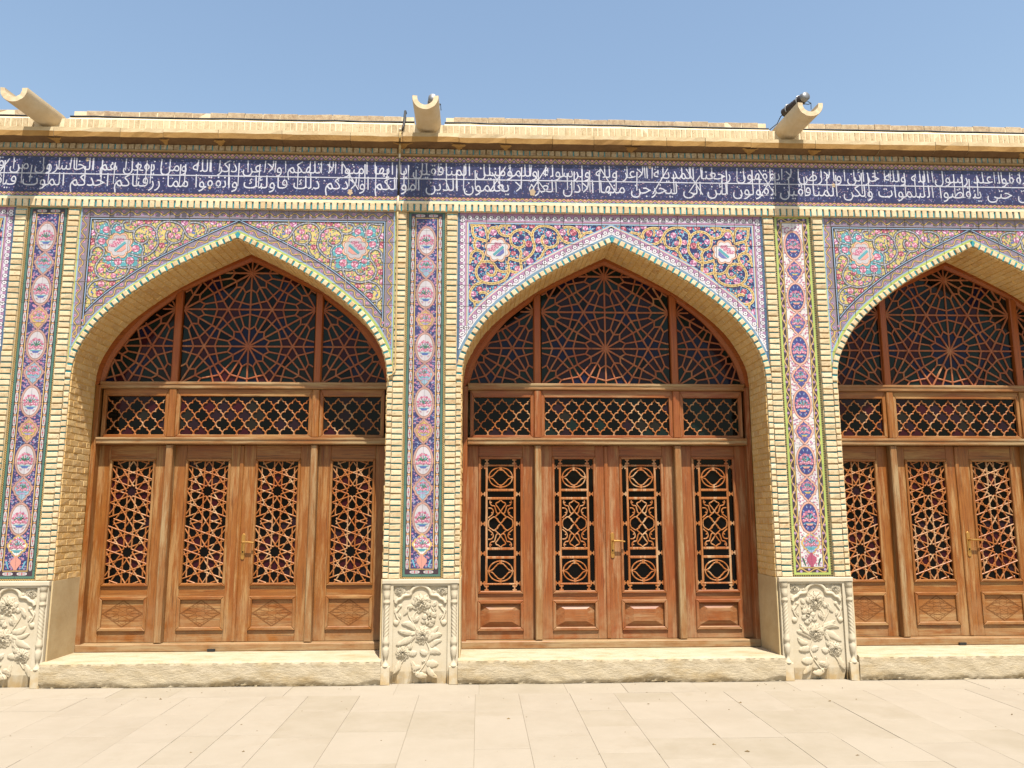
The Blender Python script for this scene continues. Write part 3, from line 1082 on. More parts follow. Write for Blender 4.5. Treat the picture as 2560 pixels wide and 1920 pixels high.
# ---- pilaster tile strips
def pilaster_paint(kind):
    P = Paint()
    rng = random.Random(3)
    hw, z0, z1 = 0.192, 0.90, 4.405

    def frame(d0, d1, col, lay):
        P.rect(-hw + d0, -hw + d1, z0 + d0, z1 - d0, col, lay)
        P.rect(hw - d1, hw - d0, z0 + d0, z1 - d0, col, lay)
        P.rect(-hw + d1, hw - d1, z0 + d0, z0 + d1, col, lay)
        P.rect(-hw + d1, hw - d1, z1 - d1, z1 - d0, col, lay)

    def along(d, step, fn):
        nz = round((z1 - z0 - 2 * d) / step)
        for i in range(nz + 1):
            z = z0 + d + (z1 - z0 - 2 * d) * i / nz
            fn(-hw + d, z, 0, i)
            fn(hw - d, z, 1, i)
        nx = max(2, round((2 * hw - 2 * d) / step))
        for i in range(1, nx):
            x = -hw + d + (2 * hw - 2 * d) * i / nx
            fn(x, z0 + d, 2, i)
            fn(x, z1 - d, 3, i)
    if kind == 'navy':
        frame(0, 0.021, C['black'], 0)

        def chain(x, z, side, i):
            s = (1, -1, 0, 0)[side]
            t = (0, 0, 1, -1)[side]
            P.ell(x - s * 0.004, z - t * 0.004, 0.0105, 0.0105, C['gold'], 1, 8)
            P.ell(x - s * 0.004, z - t * 0.004, 0.0055, 0.0055, C['black'], 2, 6)
        along(0.011, 0.0205, chain)
        frame(0.021, 0.040, srgb('#3c7060'), 3)
        frame(0.040, 0.082, C['dkplum'], 3)

        def cart(x, z, side, i):
            v = side < 2
            for rx, rz, col, ly in ((0.017, 0.052, C['black'], 4), (0.0145, 0.047, srgb('#c2bcbc'), 5)):
                a, b = (rx, rz) if v else (rz, rx)
                P.lobed(x, z, a, b, 0.16, 4, col, ly, 16)
            P.ell(x, z, 0.008, 0.012, srgb('#b0384e'), 6, 7)
            for k in (-1, 1):
                P.ell(x + (0 if v else k * .026), z + (k * .026 if v else 0), 0.006, 0.006, srgb('#c05a78'), 6, 6)
                P.ell(x + (0 if v else k * .016), z + (k * .016 if v else 0), 0.005, 0.004, C['dkgreen'], 6, 5)

        def cart_all():
            nz = 31
            for i in range(nz):
                z = z0 + 0.13 + (z1 - z0 - 0.26) * i / (nz - 1)
                for x in (-hw + 0.061, hw - 0.061):
                    cart(x, z, 0, i)
                    P.ell(x, z + 0.053, 0.013, 0.009, C['orange'], 4, 6)
            for z in (z0 + 0.061, z1 - 0.061):
                for x in (-0.062, 0.062):
                    cart(x, z, 2, 0)
        cart_all()
        frame(0.082, 0.091, C['gold'], 7)
        ground, orn = C['navy'], [C['mauve'], C['lilac'], C['sky'], PINK[1]]
        oval = srgb('#c4bcc0')
        fr = srgb('#b9867c')
        lob = [srgb('#86a8bc'), srgb('#c6a04a')]
    else:
        frame(0, 0.020, srgb('#8a7a3a'), 0)

        def ch(x, z, side, i):
            P.ell(x, z, 0.008, 0.007, C['black'], 1, 6)
        along(0.010, 0.022, ch)
        frame(0.020, 0.040, C['lime'], 3)
        frame(0.040, 0.078, C['dkplum'], 3)
        for sx in (-1, 1):
            pts = [(sx * (hw - 0.059) + 0.015 * sin(k * 0.55), z0 + 0.06 + k * 0.0125) for k in range(int((z1 - z0 - 0.12) / 0.0125))]
            P.stroke(pts, 0.009, C['gold'], 5)
            for k in range(3, len(pts), 6):
                P.ell(sx * (hw - 0.059) - 0.010 * sin(k * 0.55), pts[k][1], 0.012, 0.012, C['lilac'], 4, 8)
                P.ell(sx * (hw - 0.059) - 0.010 * sin(k * 0.55), pts[k][1], 0.006, 0.006, srgb('#b0486e'), 5, 6)
        for z in (z0 + 0.059, z1 - 0.059):
            pts = [(-hw + 0.05 + k * 0.0125, z + 0.015 * sin(k * 0.55)) for k in range(23)]
            P.stroke(pts, 0.009, C['gold'], 5)
            for k in range(3, 23, 6):
                P.ell(pts[k][0], z - 0.01 * sin(k * .55), 0.012, 0.012, C['lilac'], 4, 8)
        frame(0.078, 0.086, C['gold'], 7)
        frame(0.086, 0.091, C['black'], 7)
        ground, orn = srgb('#d6d0cc'), [C['mauve'], PINK[1], C['lilac'], srgb('#c06a7e')]
        oval = srgb('#26307e')
        fr = srgb('#d99a86')
        lob = [srgb('#3c4690'), srgb('#4a4a98')]
    iw = hw - 0.091
    P.rect(-iw, iw, z0 + 0.091, z1 - 0.091, ground, 3)
    for k in range(1900):
        x, z = rng.uniform(-iw + .004, iw - .004), rng.uniform(z0 + 0.1, z1 - 0.1)
        if rng.random() < 0.35:
            P.ell(x, z, 0.010, 0.008, rng.choice(orn), 5, 7)
            P.ell(x, z, 0.005, 0.004, PINK[0], 6, 6)
        else:
            P.leaf(x, z, 0.018, 0.008, rng.random() * 6.28, rng.choice(orn + [C['sky'] if kind == 'navy' else C['dkgreen']]), 4)

    def bouquet(x, z, sc, vase, lay):
        for k in range(60):
            a, q = rng.uniform(0.1, 3.04), rng.uniform(.02, .095) * sc
            P.ell(x + q * .75 * cos(a), z - .01 * sc + q * sin(a), .0075 * sc, .006 * sc, rng.choice([C['lilac'], PINK[1], C['green'], C['sky'], PINK[0], C['teal']]), lay, 6)
        for k in range(7):
            a = 0.35 + k * 0.41
            P.leaf(x + .006 * cos(a), z + 0.0, 0.072 * sc, 0.014 * sc, a, C['dkgreen'] if k % 2 else (C['teal'] if kind != 'navy' else C['green']), lay)
            P.ell(x + 0.062 * sc * cos(a), z + 0.07 * sc * sin(a), 0.013 * sc, 0.012 * sc, PINK[1] if k % 2 else PINK[0], lay + 1, 7)
        for k in range(5):
            P.rose(x + (k - 2) * 0.026 * sc, z - 0.012 * sc + 0.010 * sc * (k % 2), 0.016 * sc, PINK, lay + 2, rng)
        P.poly([(x - 0.036 * sc, z - 0.04 * sc), (x + 0.036 * sc, z - 0.04 * sc), (x + 0.022 * sc, z - 0.058 * sc), (x - 0.022 * sc, z - 0.058 * sc)], vase, lay + 3)
        for q in (-1, 1):
            P.leaf(x + q * .02 * sc, z - .075 * sc, .03 * sc, .01 * sc, (0.5 if q > 0 else 2.64), C['dkgreen'], lay + 3)
            P.ell(x + q * .03 * sc, z - .072 * sc, .007 * sc, .006 * sc, PINK[1], lay + 4, 6)
        P.rect(x - 0.05 * sc, x + 0.05 * sc, z - 0.040 * sc, z - 0.033 * sc, C['teal'], lay + 4)

    def ogive(x, z, rx, rz, col, lay):
        q = [(0, 1.16), (.18, .96), (.42, .84), (.5, .66), (.74, .6), (.82, .36), (1.0, .22), (1.0, -.02), (.84, -.2), (.78, -.44), (.52, -.56), (.44, -.78), (.2, -.95)]
        pts = [(x + rx * a, z + rz * b) for a, b in q] + [(x, z - rz * 1.16)] + [(x - rx * a, z + rz * b) for a, b in reversed(q[1:])]
        P.poly(pts, col, lay)
    for k, z in enumerate((4.089, 3.562, 3.036, 2.509, 1.97, 1.44)):
        P.ell(0, z, 0.096, 0.152, C['brown'], 8, 24)
        P.ell(0, z, 0.092, 0.148, fr, 9, 24)
        P.ell(0, z, 0.078, 0.132, C['brown'], 10, 24)
        P.ell(0, z, 0.074, 0.128, oval, 11, 24)
        if kind != 'navy':
            for q in range(10):
                a = q * .628
                P.leaf(.05 * cos(a), z + .09 * sin(a), .03, .01, a, C['sky'], 12)
        bouquet(0, z - 0.015, 1.0, C['blue'] if kind == 'navy' else C['salmon'], 12)
    for k, z in enumerate((3.825, 3.299, 2.772, 2.24, 1.705)):
        ogive(0, z, 0.094, 0.112, C['brown'], 8)
        ogive(0, z, 0.090, 0.108, fr, 9)
        ogive(0, z, 0.074, 0.090, C['brown'], 10)
        ogive(0, z, 0.070, 0.086, lob[k % 2] if kind == 'navy' else lob[k % 2], 11)
        bouquet(0, z + 0.005, 0.82, C['lilac'] if kind == 'navy' else C['gold'], 12)
    ogive(0, 1.20, 0.092, 0.095, C['gold'], 9)
    ogive(0, 1.20, 0.074, 0.078, C['white'] if kind == 'navy' else C['sky'], 11)
    bouquet(0, 1.20, 0.95, C['teal'], 12)
    vase = [(0.012, 1.12), (0.016, 1.10), (0.045, 1.075), (0.047, 1.05), (0.02, 1.012), (0.012, 0.998), (0.022, 0.992)]
    P.poly(vase + [(-a, b) for a, b in reversed(vase)], C['salmon'] if kind == 'navy' else srgb('#a8325c'), 14)
    for s in (-1, 1):
        for k in range(5):
            P.leaf(s * (0.055 + .003 * k), 1.0 + 0.014 * k, 0.035, 0.012, pi / 2 - s * (0.6 + .1 * k), C['cyan'] if kind == 'navy' else C['dkgreen'], 12)
    return P


plz = [0.90] + [0.99 + 0.1885 * k for k in range(18)] + [4.405]
plx = [-0.192, 0.0, 0.192]
pbuilt = {}
for c in PILS:
    kind = 'white' if c > 3 else 'navy'
    if kind not in pbuilt:
        bed = MB()
        bed.box(-0.1915, 0.1915, 0.0072, 0.0142, 0.9, 4.405)
        tp = bed.obj('tile_pilaster', GROUT, facade, (c, 0, 0))
        tp['label'] = 'navy pilaster tiles with white oval medallions' if kind == 'navy' else 'white pilaster tiles with blue oval medallions'
        make_tiles(pilaster_paint(kind), [[(-0.192, 0.9), (0.192, 0.9), (0.192, 4.405), (-0.192, 4.405)]], plx, plz, tp, 'pilaster_tile', C['navy'] if kind == 'navy' else C['white'], gap=0.001)
        pbuilt[kind] = tp
    else:
        tp = copy_tree(pbuilt[kind], facade)
        tp.location = (c, 0, 0)

# ---- inscription band
FORMS = {}


def _forms(start, letters):
    cp = start
    for ch, k in letters:
        FORMS[ch] = [cp + i for i in range(k)]
        cp += k


_forms(0xFE80, [('ء', 1), ('آ', 2), ('أ', 2), ('ؤ', 2), ('إ', 2), ('ئ', 4), ('ا', 2), ('ب', 4), ('ة', 2), ('ت', 4), ('ث', 4), ('ج', 4), ('ح', 4), ('خ', 4),
                ('د', 2), ('ذ', 2), ('ر', 2), ('ز', 2), ('س', 4), ('ش', 4), ('ص', 4), ('ض', 4), ('ط', 4), ('ظ', 4), ('ع', 4), ('غ', 4), ('ف', 4), ('ق', 4),
                ('ك', 4), ('ل', 4), ('م', 4), ('ن', 4), ('ه', 4), ('و', 2), ('ى', 2), ('ي', 4)])
FORMS['\u0001'] = [0xFEFB, 0xFEFC]


def shape(text):
    text = text.replace('لا', '\u0001').replace('لأ', '\u0001')
    out = []
    for i, ch in enumerate(text):
        if ch not in FORMS:
            out.append(ch)
            continue
        f = FORMS[ch]
        pv = i > 0 and text[i - 1] in FORMS and len(FORMS[text[i - 1]]) == 4
        nx = i + 1 < len(text) and text[i + 1] in FORMS and text[i + 1] != 'ء' and len(f) == 4
        k = (3 if nx else 1) if pv else (2 if nx else 0)
        out.append(chr(f[min(k, len(f) - 1)]))
    return ''.join(reversed(out))


UPPER = ('الفاسقين يقولون ينفقوا عند رسول الله ولله خزائن والارض لا يفقهون رجعنا المدينة الاعز ولله ولرسوله وللمؤمنين المنافقين يا ايها امنوا لا '
         'تلهكم ولا عن ذكر الله ومن يفعل هم الخاسرون من قبل ان ياتي رب لولا قريب ومن')
LOWER = ('هم الذين لا على من حتى ينفضوا السموات ولكن المنافقين يقولون لئن الى ليخرجن منها الاذل العزة لا يعلمون الذين اموالكم اولادكم ذلك '
         'فاولئك وانفقوا مما رزقناكم احدكم الموت فيقول الى اجل فاصدق واكن من')


def text_tris(body):
    cu = bpy.data.curves.new('lettering', 'FONT')
    cu.body = body
    cu.resolution_u = 2
    cu.offset = -0.004
    ob = bpy.data.objects.new('lettering', cu)
    COL.objects.link(ob)
    dg = bpy.context.evaluated_depsgraph_get()
    dg.update()
    ev = ob.evaluated_get(dg)
    me = ev.to_mesh()
    co = [(v.co.x, v.co.y) for v in me.vertices]
    me.calc_loop_triangles()
    tr = [[co[i] for i in t.vertices] for t in me.loop_triangles]
    ev.to_mesh_clear()
    bpy.data.objects.remove(ob)
    bpy.data.curves.remove(cu)
    return tr


BZ0, BZ1 = 4.538, 4.896
BXL, BXR = -6.0, 7.2


def band_paint():
    P = Paint()
    rng = random.Random(8)
    WL = srgb('#c4c4cd')
    for k in range(5200):
        x, z = rng.uniform(BXL, BXR), rng.uniform(BZ0 + .01, BZ1 - .008)
        if rng.random() < 0.4:
            P.ell(x, z, 0.0065, 0.0055, rng.choice([srgb('#8e6a84'), srgb('#857aa0'), srgb('#94788a')]), 1, 6)
        else:
            P.leaf(x, z, 0.018, 0.006, rng.random() * 6.28, rng.choice([srgb('#5a6aa8'), srgb('#7486b0'), srgb('#52609a')]), 0)
    for body, zb, sc in ((LOWER, 4.602, 0.188), (UPPER, 4.762, 0.178)):
        sh = shape(body)
        tr = text_tris(sh)
        if not tr:
            continue
        xa = min(p[0] for t in tr for p in t)
        xb = max(p[0] for t in tr for p in t)
        kx = (BXR - BXL - 0.1) / (xb - xa)
        for t in tr:
            q = [(BXL + 0.05 + (p[0] - xa) * kx, zb + p[1] * sc) for p in t]
            P.cv(q, WL, 3)
    # the long bar and the tall stems of the script
    P.rect(BXL, BXR, 4.716, 4.729, srgb('#bcbcc8'), 4)
    x = BXL + 0.05
    while x < BXR - 0.05:
        a = rng.random()
        if a < 0.55:
            zl, zh = 4.605 + rng.random() * .03, 4.80 + rng.random() * 0.075
        else:
            zl, zh = 4.765, 4.885
        ln = jit(rng, 0.006)
        P.cv([(x - 0.005, zl), (x + 0.002, zl), (x + 0.006 + ln, zh), (x - 0.006 + ln, zh)], WL, 5)
        if rng.random() < 0.14:
            s = rng.choice([-1, 1])
            P.stroke([(x, 4.60), (x + s * 0.16, 4.87)], 0.010, WL, 6)
            if rng.random() < .6:
                P.stroke([(x + s * 0.14, 4.62), (x + s * 0.02, 4.80)], 0.009, WL, 7)
        if rng.random() < 0.4:
            P.ell(x + 0.03, rng.choice([4.60, 4.69, 4.77, 4.86]), 0.007, 0.007, WL, 5, 6)
        x += rng.uniform(0.045, 0.12)
    # worn patches where the glaze is lost
    for (x, z, r) in ((-3.28, 4.87, .014), (-0.75, 4.575, .022), (1.03, 4.60, .026), (4.05, 4.72, .016), (2.2, 4.885, .014), (-2.1, 4.60, .012)):
        P.lobed(x, z, r, r * 1.3, 0.4, 5, srgb('#b69a72'), 8, 20, ph=x)
    return P


def border_paint(z0, z1, seed):
    P = Paint()
    rng = random.Random(seed)
    zm = (z0 + z1) / 2
    h = (z1 - z0)
    P.rect(BXL, BXR, z0, z0 + h * 0.12, C['brown'], 1)
    P.rect(BXL, BXR, z1 - h * 0.12, z1, C['brown'], 1)
    n = int((BXR - BXL) / 0.082)
    for i in range(n + 1):
        x = BXL + i * 0.082
        P.stroke([(x, z0 + h * .15), (x + .041, z1 - h * .15), (x + .082, z0 + h * .15)], 0.008, C['gold'], 3)
        P.stroke([(x, z0 + h * .05), (x + .041, z1 - h * .25), (x + .082, z0 + h * .05)], 0.005, C['black'], 2)
        P.ell(x + 0.041, z0 + h * .34, 0.014, h * 0.2, C['mauve'], 2, 7)
        P.ell(x, z1 - h * .34, 0.014, h * 0.2, C['salmon'], 2, 7)
    return P


bed = MB()
bed.box(BXL, BXR, 0.0072, 0.0142, 4.497, 4.956)
bandp = bed.obj('inscription_band', GROUT, facade)
bandp['label'] = 'cobalt blue tile band with white Arabic calligraphy'
bxs = frange(BXL, BXR, 0.164)
make_tiles(band_paint(), [[(BXL, BZ0), (BXR, BZ0), (BXR, BZ1), (BXL, BZ1)]], bxs, [BZ0, (BZ0 + BZ1) / 2, BZ1], bandp, 'inscription_tile', srgb('#151952'), gap=0.001)
for z0, z1, sd_ in ((4.896, 4.956, 1), (4.497, 4.538, 2)):
    make_tiles(border_paint(z0, z1, sd_), [[(BXL, z0), (BXR, z0), (BXR, z1), (BXL, z1)]], bxs, [z0, z1], bandp, 'border_tile', srgb('#574048') if z0 > 4.8 else C['plum'], gap=0.001)

# ================================================================== BRICKWORK
rng = random.Random(77)


def put_brick(meshes, name, parent, x, y, z, r=None):
    o = link(name, r.choice(meshes) if r else meshes[0], parent, (x, y, z))
    if r:
        o.rotation_euler = (jit(r, .03), jit(r, .022), jit(r, .02))
    return o


# ---- brick ring of each arch, front edge, with turquoise joints
ring_meshes = []
ins_mb = MB()
ring_src = resample(ARCH_R, 0.066)
L_out, _q = offset_line(ARCH_R, 0.052)


def lerp2(a, b, t):
    return (a[0] + (b[0] - a[0]) * t, a[1] + (b[1] - a[1]) * t)


def normal_at(pts, i):
    a, b = pts[max(i - 1, 0)], pts[min(i + 1, len(pts) - 1)]
    d = Vector((b[0] - a[0], b[1] - a[1])).normalized()
    return (-d.y, d.x)


rr = random.Random(4)
nrm = []
for i, p in enumerate(ring_src):
    n_ = normal_at(ring_src, i)
    if n_[1] < 0 and n_[0] < 0:
        n_ = (-n_[0], -n_[1])
    nrm.append(n_)
for i in range(len(ring_src) - 1):
    a, b = ring_src[i], ring_src[i + 1]
    na, nb = nrm[i], nrm[i + 1]
    t0, t1 = 0.16, 0.86
    A, B_ = lerp2(a, b, t0 + jit(rr, .03)), lerp2(a, b, t1 + jit(rr, .03))
    h = 0.050 + jit(rr, .003)
    Ao = (A[0] + na[0] * h, A[1] + na[1] * h)
    Bo = (B_[0] + nb[0] * h, B_[1] + nb[1] * h)
    mb = MB()
    mb.cprism([A, B_, Bo, Ao], -0.034 + jit(rr, .004), 0.02, 0.005, back=False)
    mm = MB()
    mm.cprism([(-x, z) for x, z in (A, Ao, Bo, B_)], -0.034 + jit(rr, .004), 0.02, 0.005, back=False)
    ring_meshes += [mb.mesh('voussoir', BRICK), mm.mesh('voussoir', BRICK)]
    for s in (1, -1):
        q = [lerp2(a, b, -0.13), lerp2(a, b, 0.15)]
        q = [q[0], q[1], (q[1][0] + na[0] * .048, q[1][1] + na[1] * .048), (q[0][0] + na[0] * .048, q[0][1] + na[1] * .048)]
        ins_mb.cprism([(s * x, z) for x, z in q], -0.024, 0.018, 0.0, back=False)
ins_mb.cprism([(-.016, 4.085), (.016, 4.085), (0.010, 4.145), (-.010, 4.145)], -0.036, 0.018, 0.003, back=False)
ins_me = ins_mb.mesh('glazed_joints', TURQ)
bed_mb = MB()
for s in (1, -1):
    for a, b in zip(range(len(ring_src)), range(1, len(ring_src))):
        p, q = ring_src[a], ring_src[b]
        po = (p[0] + nrm[a][0] * .05, p[1] + nrm[a][1] * .05)
        qo = (q[0] + nrm[b][0] * .05, q[1] + nrm[b][1] * .05)
        bed_mb.cprism([(s * x, z) for x, z in (p, q, qo, po)], -0.018, 0.0146, 0, back=False)
bed_me = bed_mb.mesh('arch_ring', MORTAR)
for c in BAYS:
    ar_ = link('arch_ring', bed_me, facade, (c, 0, 0))
    for m_ in ring_meshes:
        link('voussoir', m_, ar_)
    jo = link('glazed_joints', ins_me, ar_)
    jo['kind'] = 'stuff'

# ---- vertical brick borders beside each pilaster, and the jamb courses under the springing
PB = 0.0548
bm_border = brick_mesh(0.096, 0.041, 0.03, BRICK)
bm_jamb = brick_mesh(0.046, 0.041, 0.045, BRICK)
border_n = 0
border_stuff = MB()
for c in PILS:
    for s in (-1, 1):
        bb = MB()
        xm = c + s * 0.246
        bb.box(xm - 0.053, xm + 0.053, -0.010, 0.0146, 0.9, 4.375)
        rows = int((4.37 - 0.9) / PB)
        bo = bb.obj('brick_border', MORTAR, facade)
        gi = MB()
        far = (c == 7.2) or (c == -3.6 and s < 0)
        for k in range(rows):
            z = 0.9 + PB * (k + 0.45)
            if far:
                me = rng.choice(bm_border)
                b0 = [tuple(v.co) for v in me.vertices]
                border_stuff.add([(x + xm, y - 0.030, zz + z) for x, y, zz in b0], [list(p.vertices) for p in me.polygons])
            else:
                o = put_brick(bm_border, 'brick', bo, xm + jit(rng, .0015), -0.030 + jit(rng, .003), z, rng)
            if rng.random() < 0.85:
                gi.box(xm - 0.047, xm + 0.047, -0.0175, 0.01, z + PB * 0.5 - 0.0065, z + PB * 0.5 + 0.0065)
        g = gi.obj('glazed_joints', TURQ, bo)
        g['kind'] = 'stuff'
        # jamb course
        xj = c + s * 0.322
        jb = MB()
        jb.box(xj - 0.0225, xj + 0.0228, -0.012, 0.0146, 0.9, 2.74)
        jo = jb.obj('jamb_border', MORTAR, facade)
        gi = MB()
        for k in range(int((2.72 - 0.9) / PB)):
            z = 0.9 + PB * (k + 0.55)
            o = put_brick(bm_jamb, 'jamb_brick', jo, xj + jit(rng, .001), -0.030 + jit(rng, .003), z, rng)
            if rng.random() < 0.6:
                gi.box(xj - 0.022, xj + 0.022, -0.018, 0.01, z + PB * 0.5 - 0.006, z + PB * 0.5 + 0.006)
        g = gi.obj('glazed_joints', TURQ, jo)
        g['kind'] = 'stuff'
bs = border_stuff.obj('border_bricks', BRICK, facade)
bs['kind'] = 'stuff'

# ---- horizontal soldier course under the band
cb = MB()
cb.box(X0, X1, -0.022, 0.0147, 4.379, 4.452)
cb.box(X0, X1, -0.040, 0.0147, 4.452, 4.477)
cb.add([(X0, -0.040, 4.477), (X1, -0.040, 4.477), (X1, 0.0, 4.480), (X0, 0.0, 4.480)], [[0, 1, 2, 3]])
course = cb.obj('soldier_course', MORTAR_PALE, facade)
bm_sold = brick_mesh(0.047, 0.072, 0.03, BRICK)
gi = MB()
x = BXL + 0.02
k = 0
while x < BXR:
    put_brick(bm_sold, 'soldier_brick', course, x, -0.043 + jit(rng, .004), 4.4155 + jit(rng, .001), rng)
    gi.box(x + 0.0245, x + 0.0375, -0.030, 0.0, 4.381, 4.450)
    x += 0.062 + jit(rng, .002)
g = gi.obj('glazed_joints', TURQ, course)
g['kind'] = 'stuff'
tq = MB()
tq.box(X0, X1, -0.012, 0.0147, 4.4805, 4.496, 0, 0.004)
tq.obj('turquoise_fillet', TURQ, facade)

# ---- dentil course and ledge above the band
cb = MB()
cb.box(X0, X1, -0.024, 0.0147, 4.957, 4.974, 0, 0.004)
cb.box(X0, X1, 0.0, 0.0147, 4.975, 5.045)
dent = cb.obj('upper_course', m_plain('shaded_mortar', srgb('#a88c62'), srgb('#8e724c'), 10), facade)  # ledge and bed mortar painted darker to carry the shade under the cornice
bm_dent = brick_mesh(0.050, 0.055, 0.03, BRICK_SHADED)
gi = MB()
x = BXL + 0.03
while x < BXR:
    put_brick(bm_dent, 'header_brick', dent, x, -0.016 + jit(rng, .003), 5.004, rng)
    if rng.random() < 0.75:
        gi.box(x + 0.0265, x + 0.0355, -0.008, 0.01, 4.977, 5.03)
    x += 0.062
g = gi.obj('glazed_joints', TURQ, dent)
g['kind'] = 'stuff'

# ---- cornice slabs
co = MB()
co.box(X0, X1, 0.02, 0.3, 5.046, 5.148)
cornice = co.obj('cornice', CORNICE, facade)
x = X0
crng = random.Random(15)
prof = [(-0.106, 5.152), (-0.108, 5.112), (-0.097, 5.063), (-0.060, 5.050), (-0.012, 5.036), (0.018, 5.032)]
while x < X1:
    wd = crng.uniform(0.33, 0.66)
    dy, dz = jit(crng, .004), jit(crng, .003)
    mb = MB()
    n = 5
    xs_ = [x + 0.002 + (wd - 0.004) * i / n for i in range(n + 1)]
    vs = []
    for xx in xs_:
        for (yy, zz) in prof:
            vs.append((xx, yy + dy + jit(crng, .0035), zz + dz + jit(crng, .0035)))
        vs.append((xx, 0.10, 5.032))
        vs.append((xx, 0.10, 5.155))
    m_ = len(prof) + 2
    fs = []
    for i in range(n):
        for j in range(m_):
            a, b = i * m_ + j, i * m_ + (j + 1) % m_
            fs.append([b, a, a + m_, b + m_])
    fs.append(list(range(m_)))
    fs.append([n * m_ + j for j in range(m_)][::-1])
    mb.add(vs, fs)
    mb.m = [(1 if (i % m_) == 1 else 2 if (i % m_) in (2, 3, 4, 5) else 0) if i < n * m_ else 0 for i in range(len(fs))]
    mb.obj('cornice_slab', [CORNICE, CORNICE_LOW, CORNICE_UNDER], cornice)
    # lump of bedding mortar under the joint
    lm = MB()
    w0 = crng.uniform(0.04, 0.09)
    pts = []
    for i in range(7):
        t = i / 6
        ww = (w0 * (1 - t) + 0.018) * (1 + jit(crng, .25))
        yy, zz = -0.085 + 0.075 * t, 5.060 - 0.024 * t
        pts += [(x - ww, yy, zz + .004), (x - ww * .4, yy - .003, zz - 0.012), (x + ww * .5, yy - .003, zz - 0.012), (x + ww, yy, zz + .004)]
    fs = []
    for i in range(6):
        for j in range(3):
            fs.append([i * 4 + j, i * 4 + j + 1, i * 4 + j + 5, i * 4 + j + 4])
    lm.add(pts, fs)
    if crng.random() < 0.7:
        lm.obj('mortar_lump', CORNICE_LOW, cornice, smooth=True)
    x += wd

# ---- parapet
pp = MB()
GAPS = [(-3.66, .17), (0.01, .15), (3.6, .17)]
pp.box(X0, X1, -0.0155, 0.30, 5.15, 5.2825)


def free(x, pad=0.0):
    return all(abs(x - g) > h_ + pad for g, h_ in GAPS)


segs, a = [], X0
for g, h_ in GAPS:
    segs.append((a, g - h_))
    a = g + h_
segs.append((a, X1))
for a, b in segs:
    n = max(2, int((b - a) / 0.12))
    for i in range(n):
        xa, xb = a + (b - a) * i / n, a + (b - a) * (i + 1) / n
        vs = [(xa, -0.014, 5.283), (xb, -0.014, 5.283), (xb, 0.055, 5.345), (xa, 0.055, 5.345), (xa, .30, 5.345), (xb, .30, 5.345), (xa, .30, 5.28), (xb, .3, 5.28)]
        pp.add(vs, [[0, 1, 2, 3], [3, 2, 5, 4], [0, 3, 4, 6], [2, 1, 7, 5]])
for a, b in segs:
    pp.box(a + .01, b - .01, 0.066, 0.29, 5.346, 5.402)
parapet = pp.obj('parapet', MORTAR_PALE, facade)
bm_par = brick_mesh(0.046, 0.120, 0.04, BRICK_PAR)
x = X0 + 2.4
while x < BXR:
    if free(x, -0.02):
        put_brick(bm_par, 'parapet_brick', parapet, x, -0.020 + jit(rng, .003), 5.222, rng)
    x += 0.0555 + jit(rng, .002)
bm_cop = brick_mesh(0.164, 0.062, 0.2, BRICK_RED, ja=0.004)
x = X0 + 2.4
while x < BXR:
    if free(x, 0.08):
        put_brick(bm_cop, 'coping_brick', parapet, x, 0.060 + jit(rng, .006), 5.378 + jit(rng, .003), rng)
    x += 0.172

# ---- arch lining: plaster bed plus soffit bricks, stone below
lin_half = ARCH_R + [(HALF, 0.9)]
lb = MB()
full = [(-x, z) for x, z in reversed(lin_half)] + lin_half[1:]
Lo, Li = offset_line(full, 0.0035)
inn = Li if math.dist(Li[len(Li) // 2], (0, 0)) < math.dist(Lo[len(Lo) // 2], (0, 0)) else Lo
for a, b, c_, d in zip(full, full[1:], inn, inn[1:]):
    vs = [(c_[0], -0.012, c_[1]), (d[0], -0.012, d[1]), (d[0], 0.62, d[1]), (c_[0], 0.62, c_[1])]
    lb.add(vs, [[0, 1, 2, 3]])
lb_me = lb.mesh('arch_lining', PLASTER_SOFFIT)
sb_full = brick_mesh(0.148, 0.052, 0.02, BRICK_SOFFIT, ja=0.0015, ch=0.003)
sb_half = brick_mesh(0.068, 0.052, 0.02, BRICK_SOFFIT, ja=0.0015, ch=0.003)
course_pts = resample(inn[len(inn) // 2:], 0.0605)      # right half, apex -> z=.9
if course_pts[0][0] < -0.01:
    course_pts = [p for p in course_pts if p[0] > -0.01]


def soffit_slots():
    """(matrix rows) for every soffit brick of the right half"""
    out = []
    for i in range(len(course_pts) - 1):
        a, b = course_pts[i], course_pts[i + 1]
        m_ = lerp2(a, b, .5)
        d = Vector((b[0] - a[0], b[1] - a[1])).normalized()
        nin = Vector((-abs(d.y) if True else 0, -abs(d.x)))
        ys = [(0.066, 'f'), (0.222, 'f'), (0.378, 'f')] if i % 2 else [(0.026, 'h'), (0.142, 'f'), (0.298, 'f'), (0.414, 'h')]
        for y, kk in ys:
            out.append((m_, d, nin, y, kk))
    return out


SLOTS = soffit_slots()


def soffit_matrix(m_, d, nin, y, s, rg):
    # local X -> world Y, local -Y (face) -> inward normal, local Z -> along the curve
    ni = Vector((s * nin.x, 0, nin.y))
    X_ = Vector((0, 1, 0))
    Y_ = -ni
    Z_ = X_.cross(Y_)
    Mx = Matrix((X_, Y_, Z_)).transposed().to_4x4()
    e = 0.0045 + jit(rg, 0.0015)
    Mx.translation = Vector((s * m_[0], y - 0.004, m_[1])) + ni * e
    return Mx


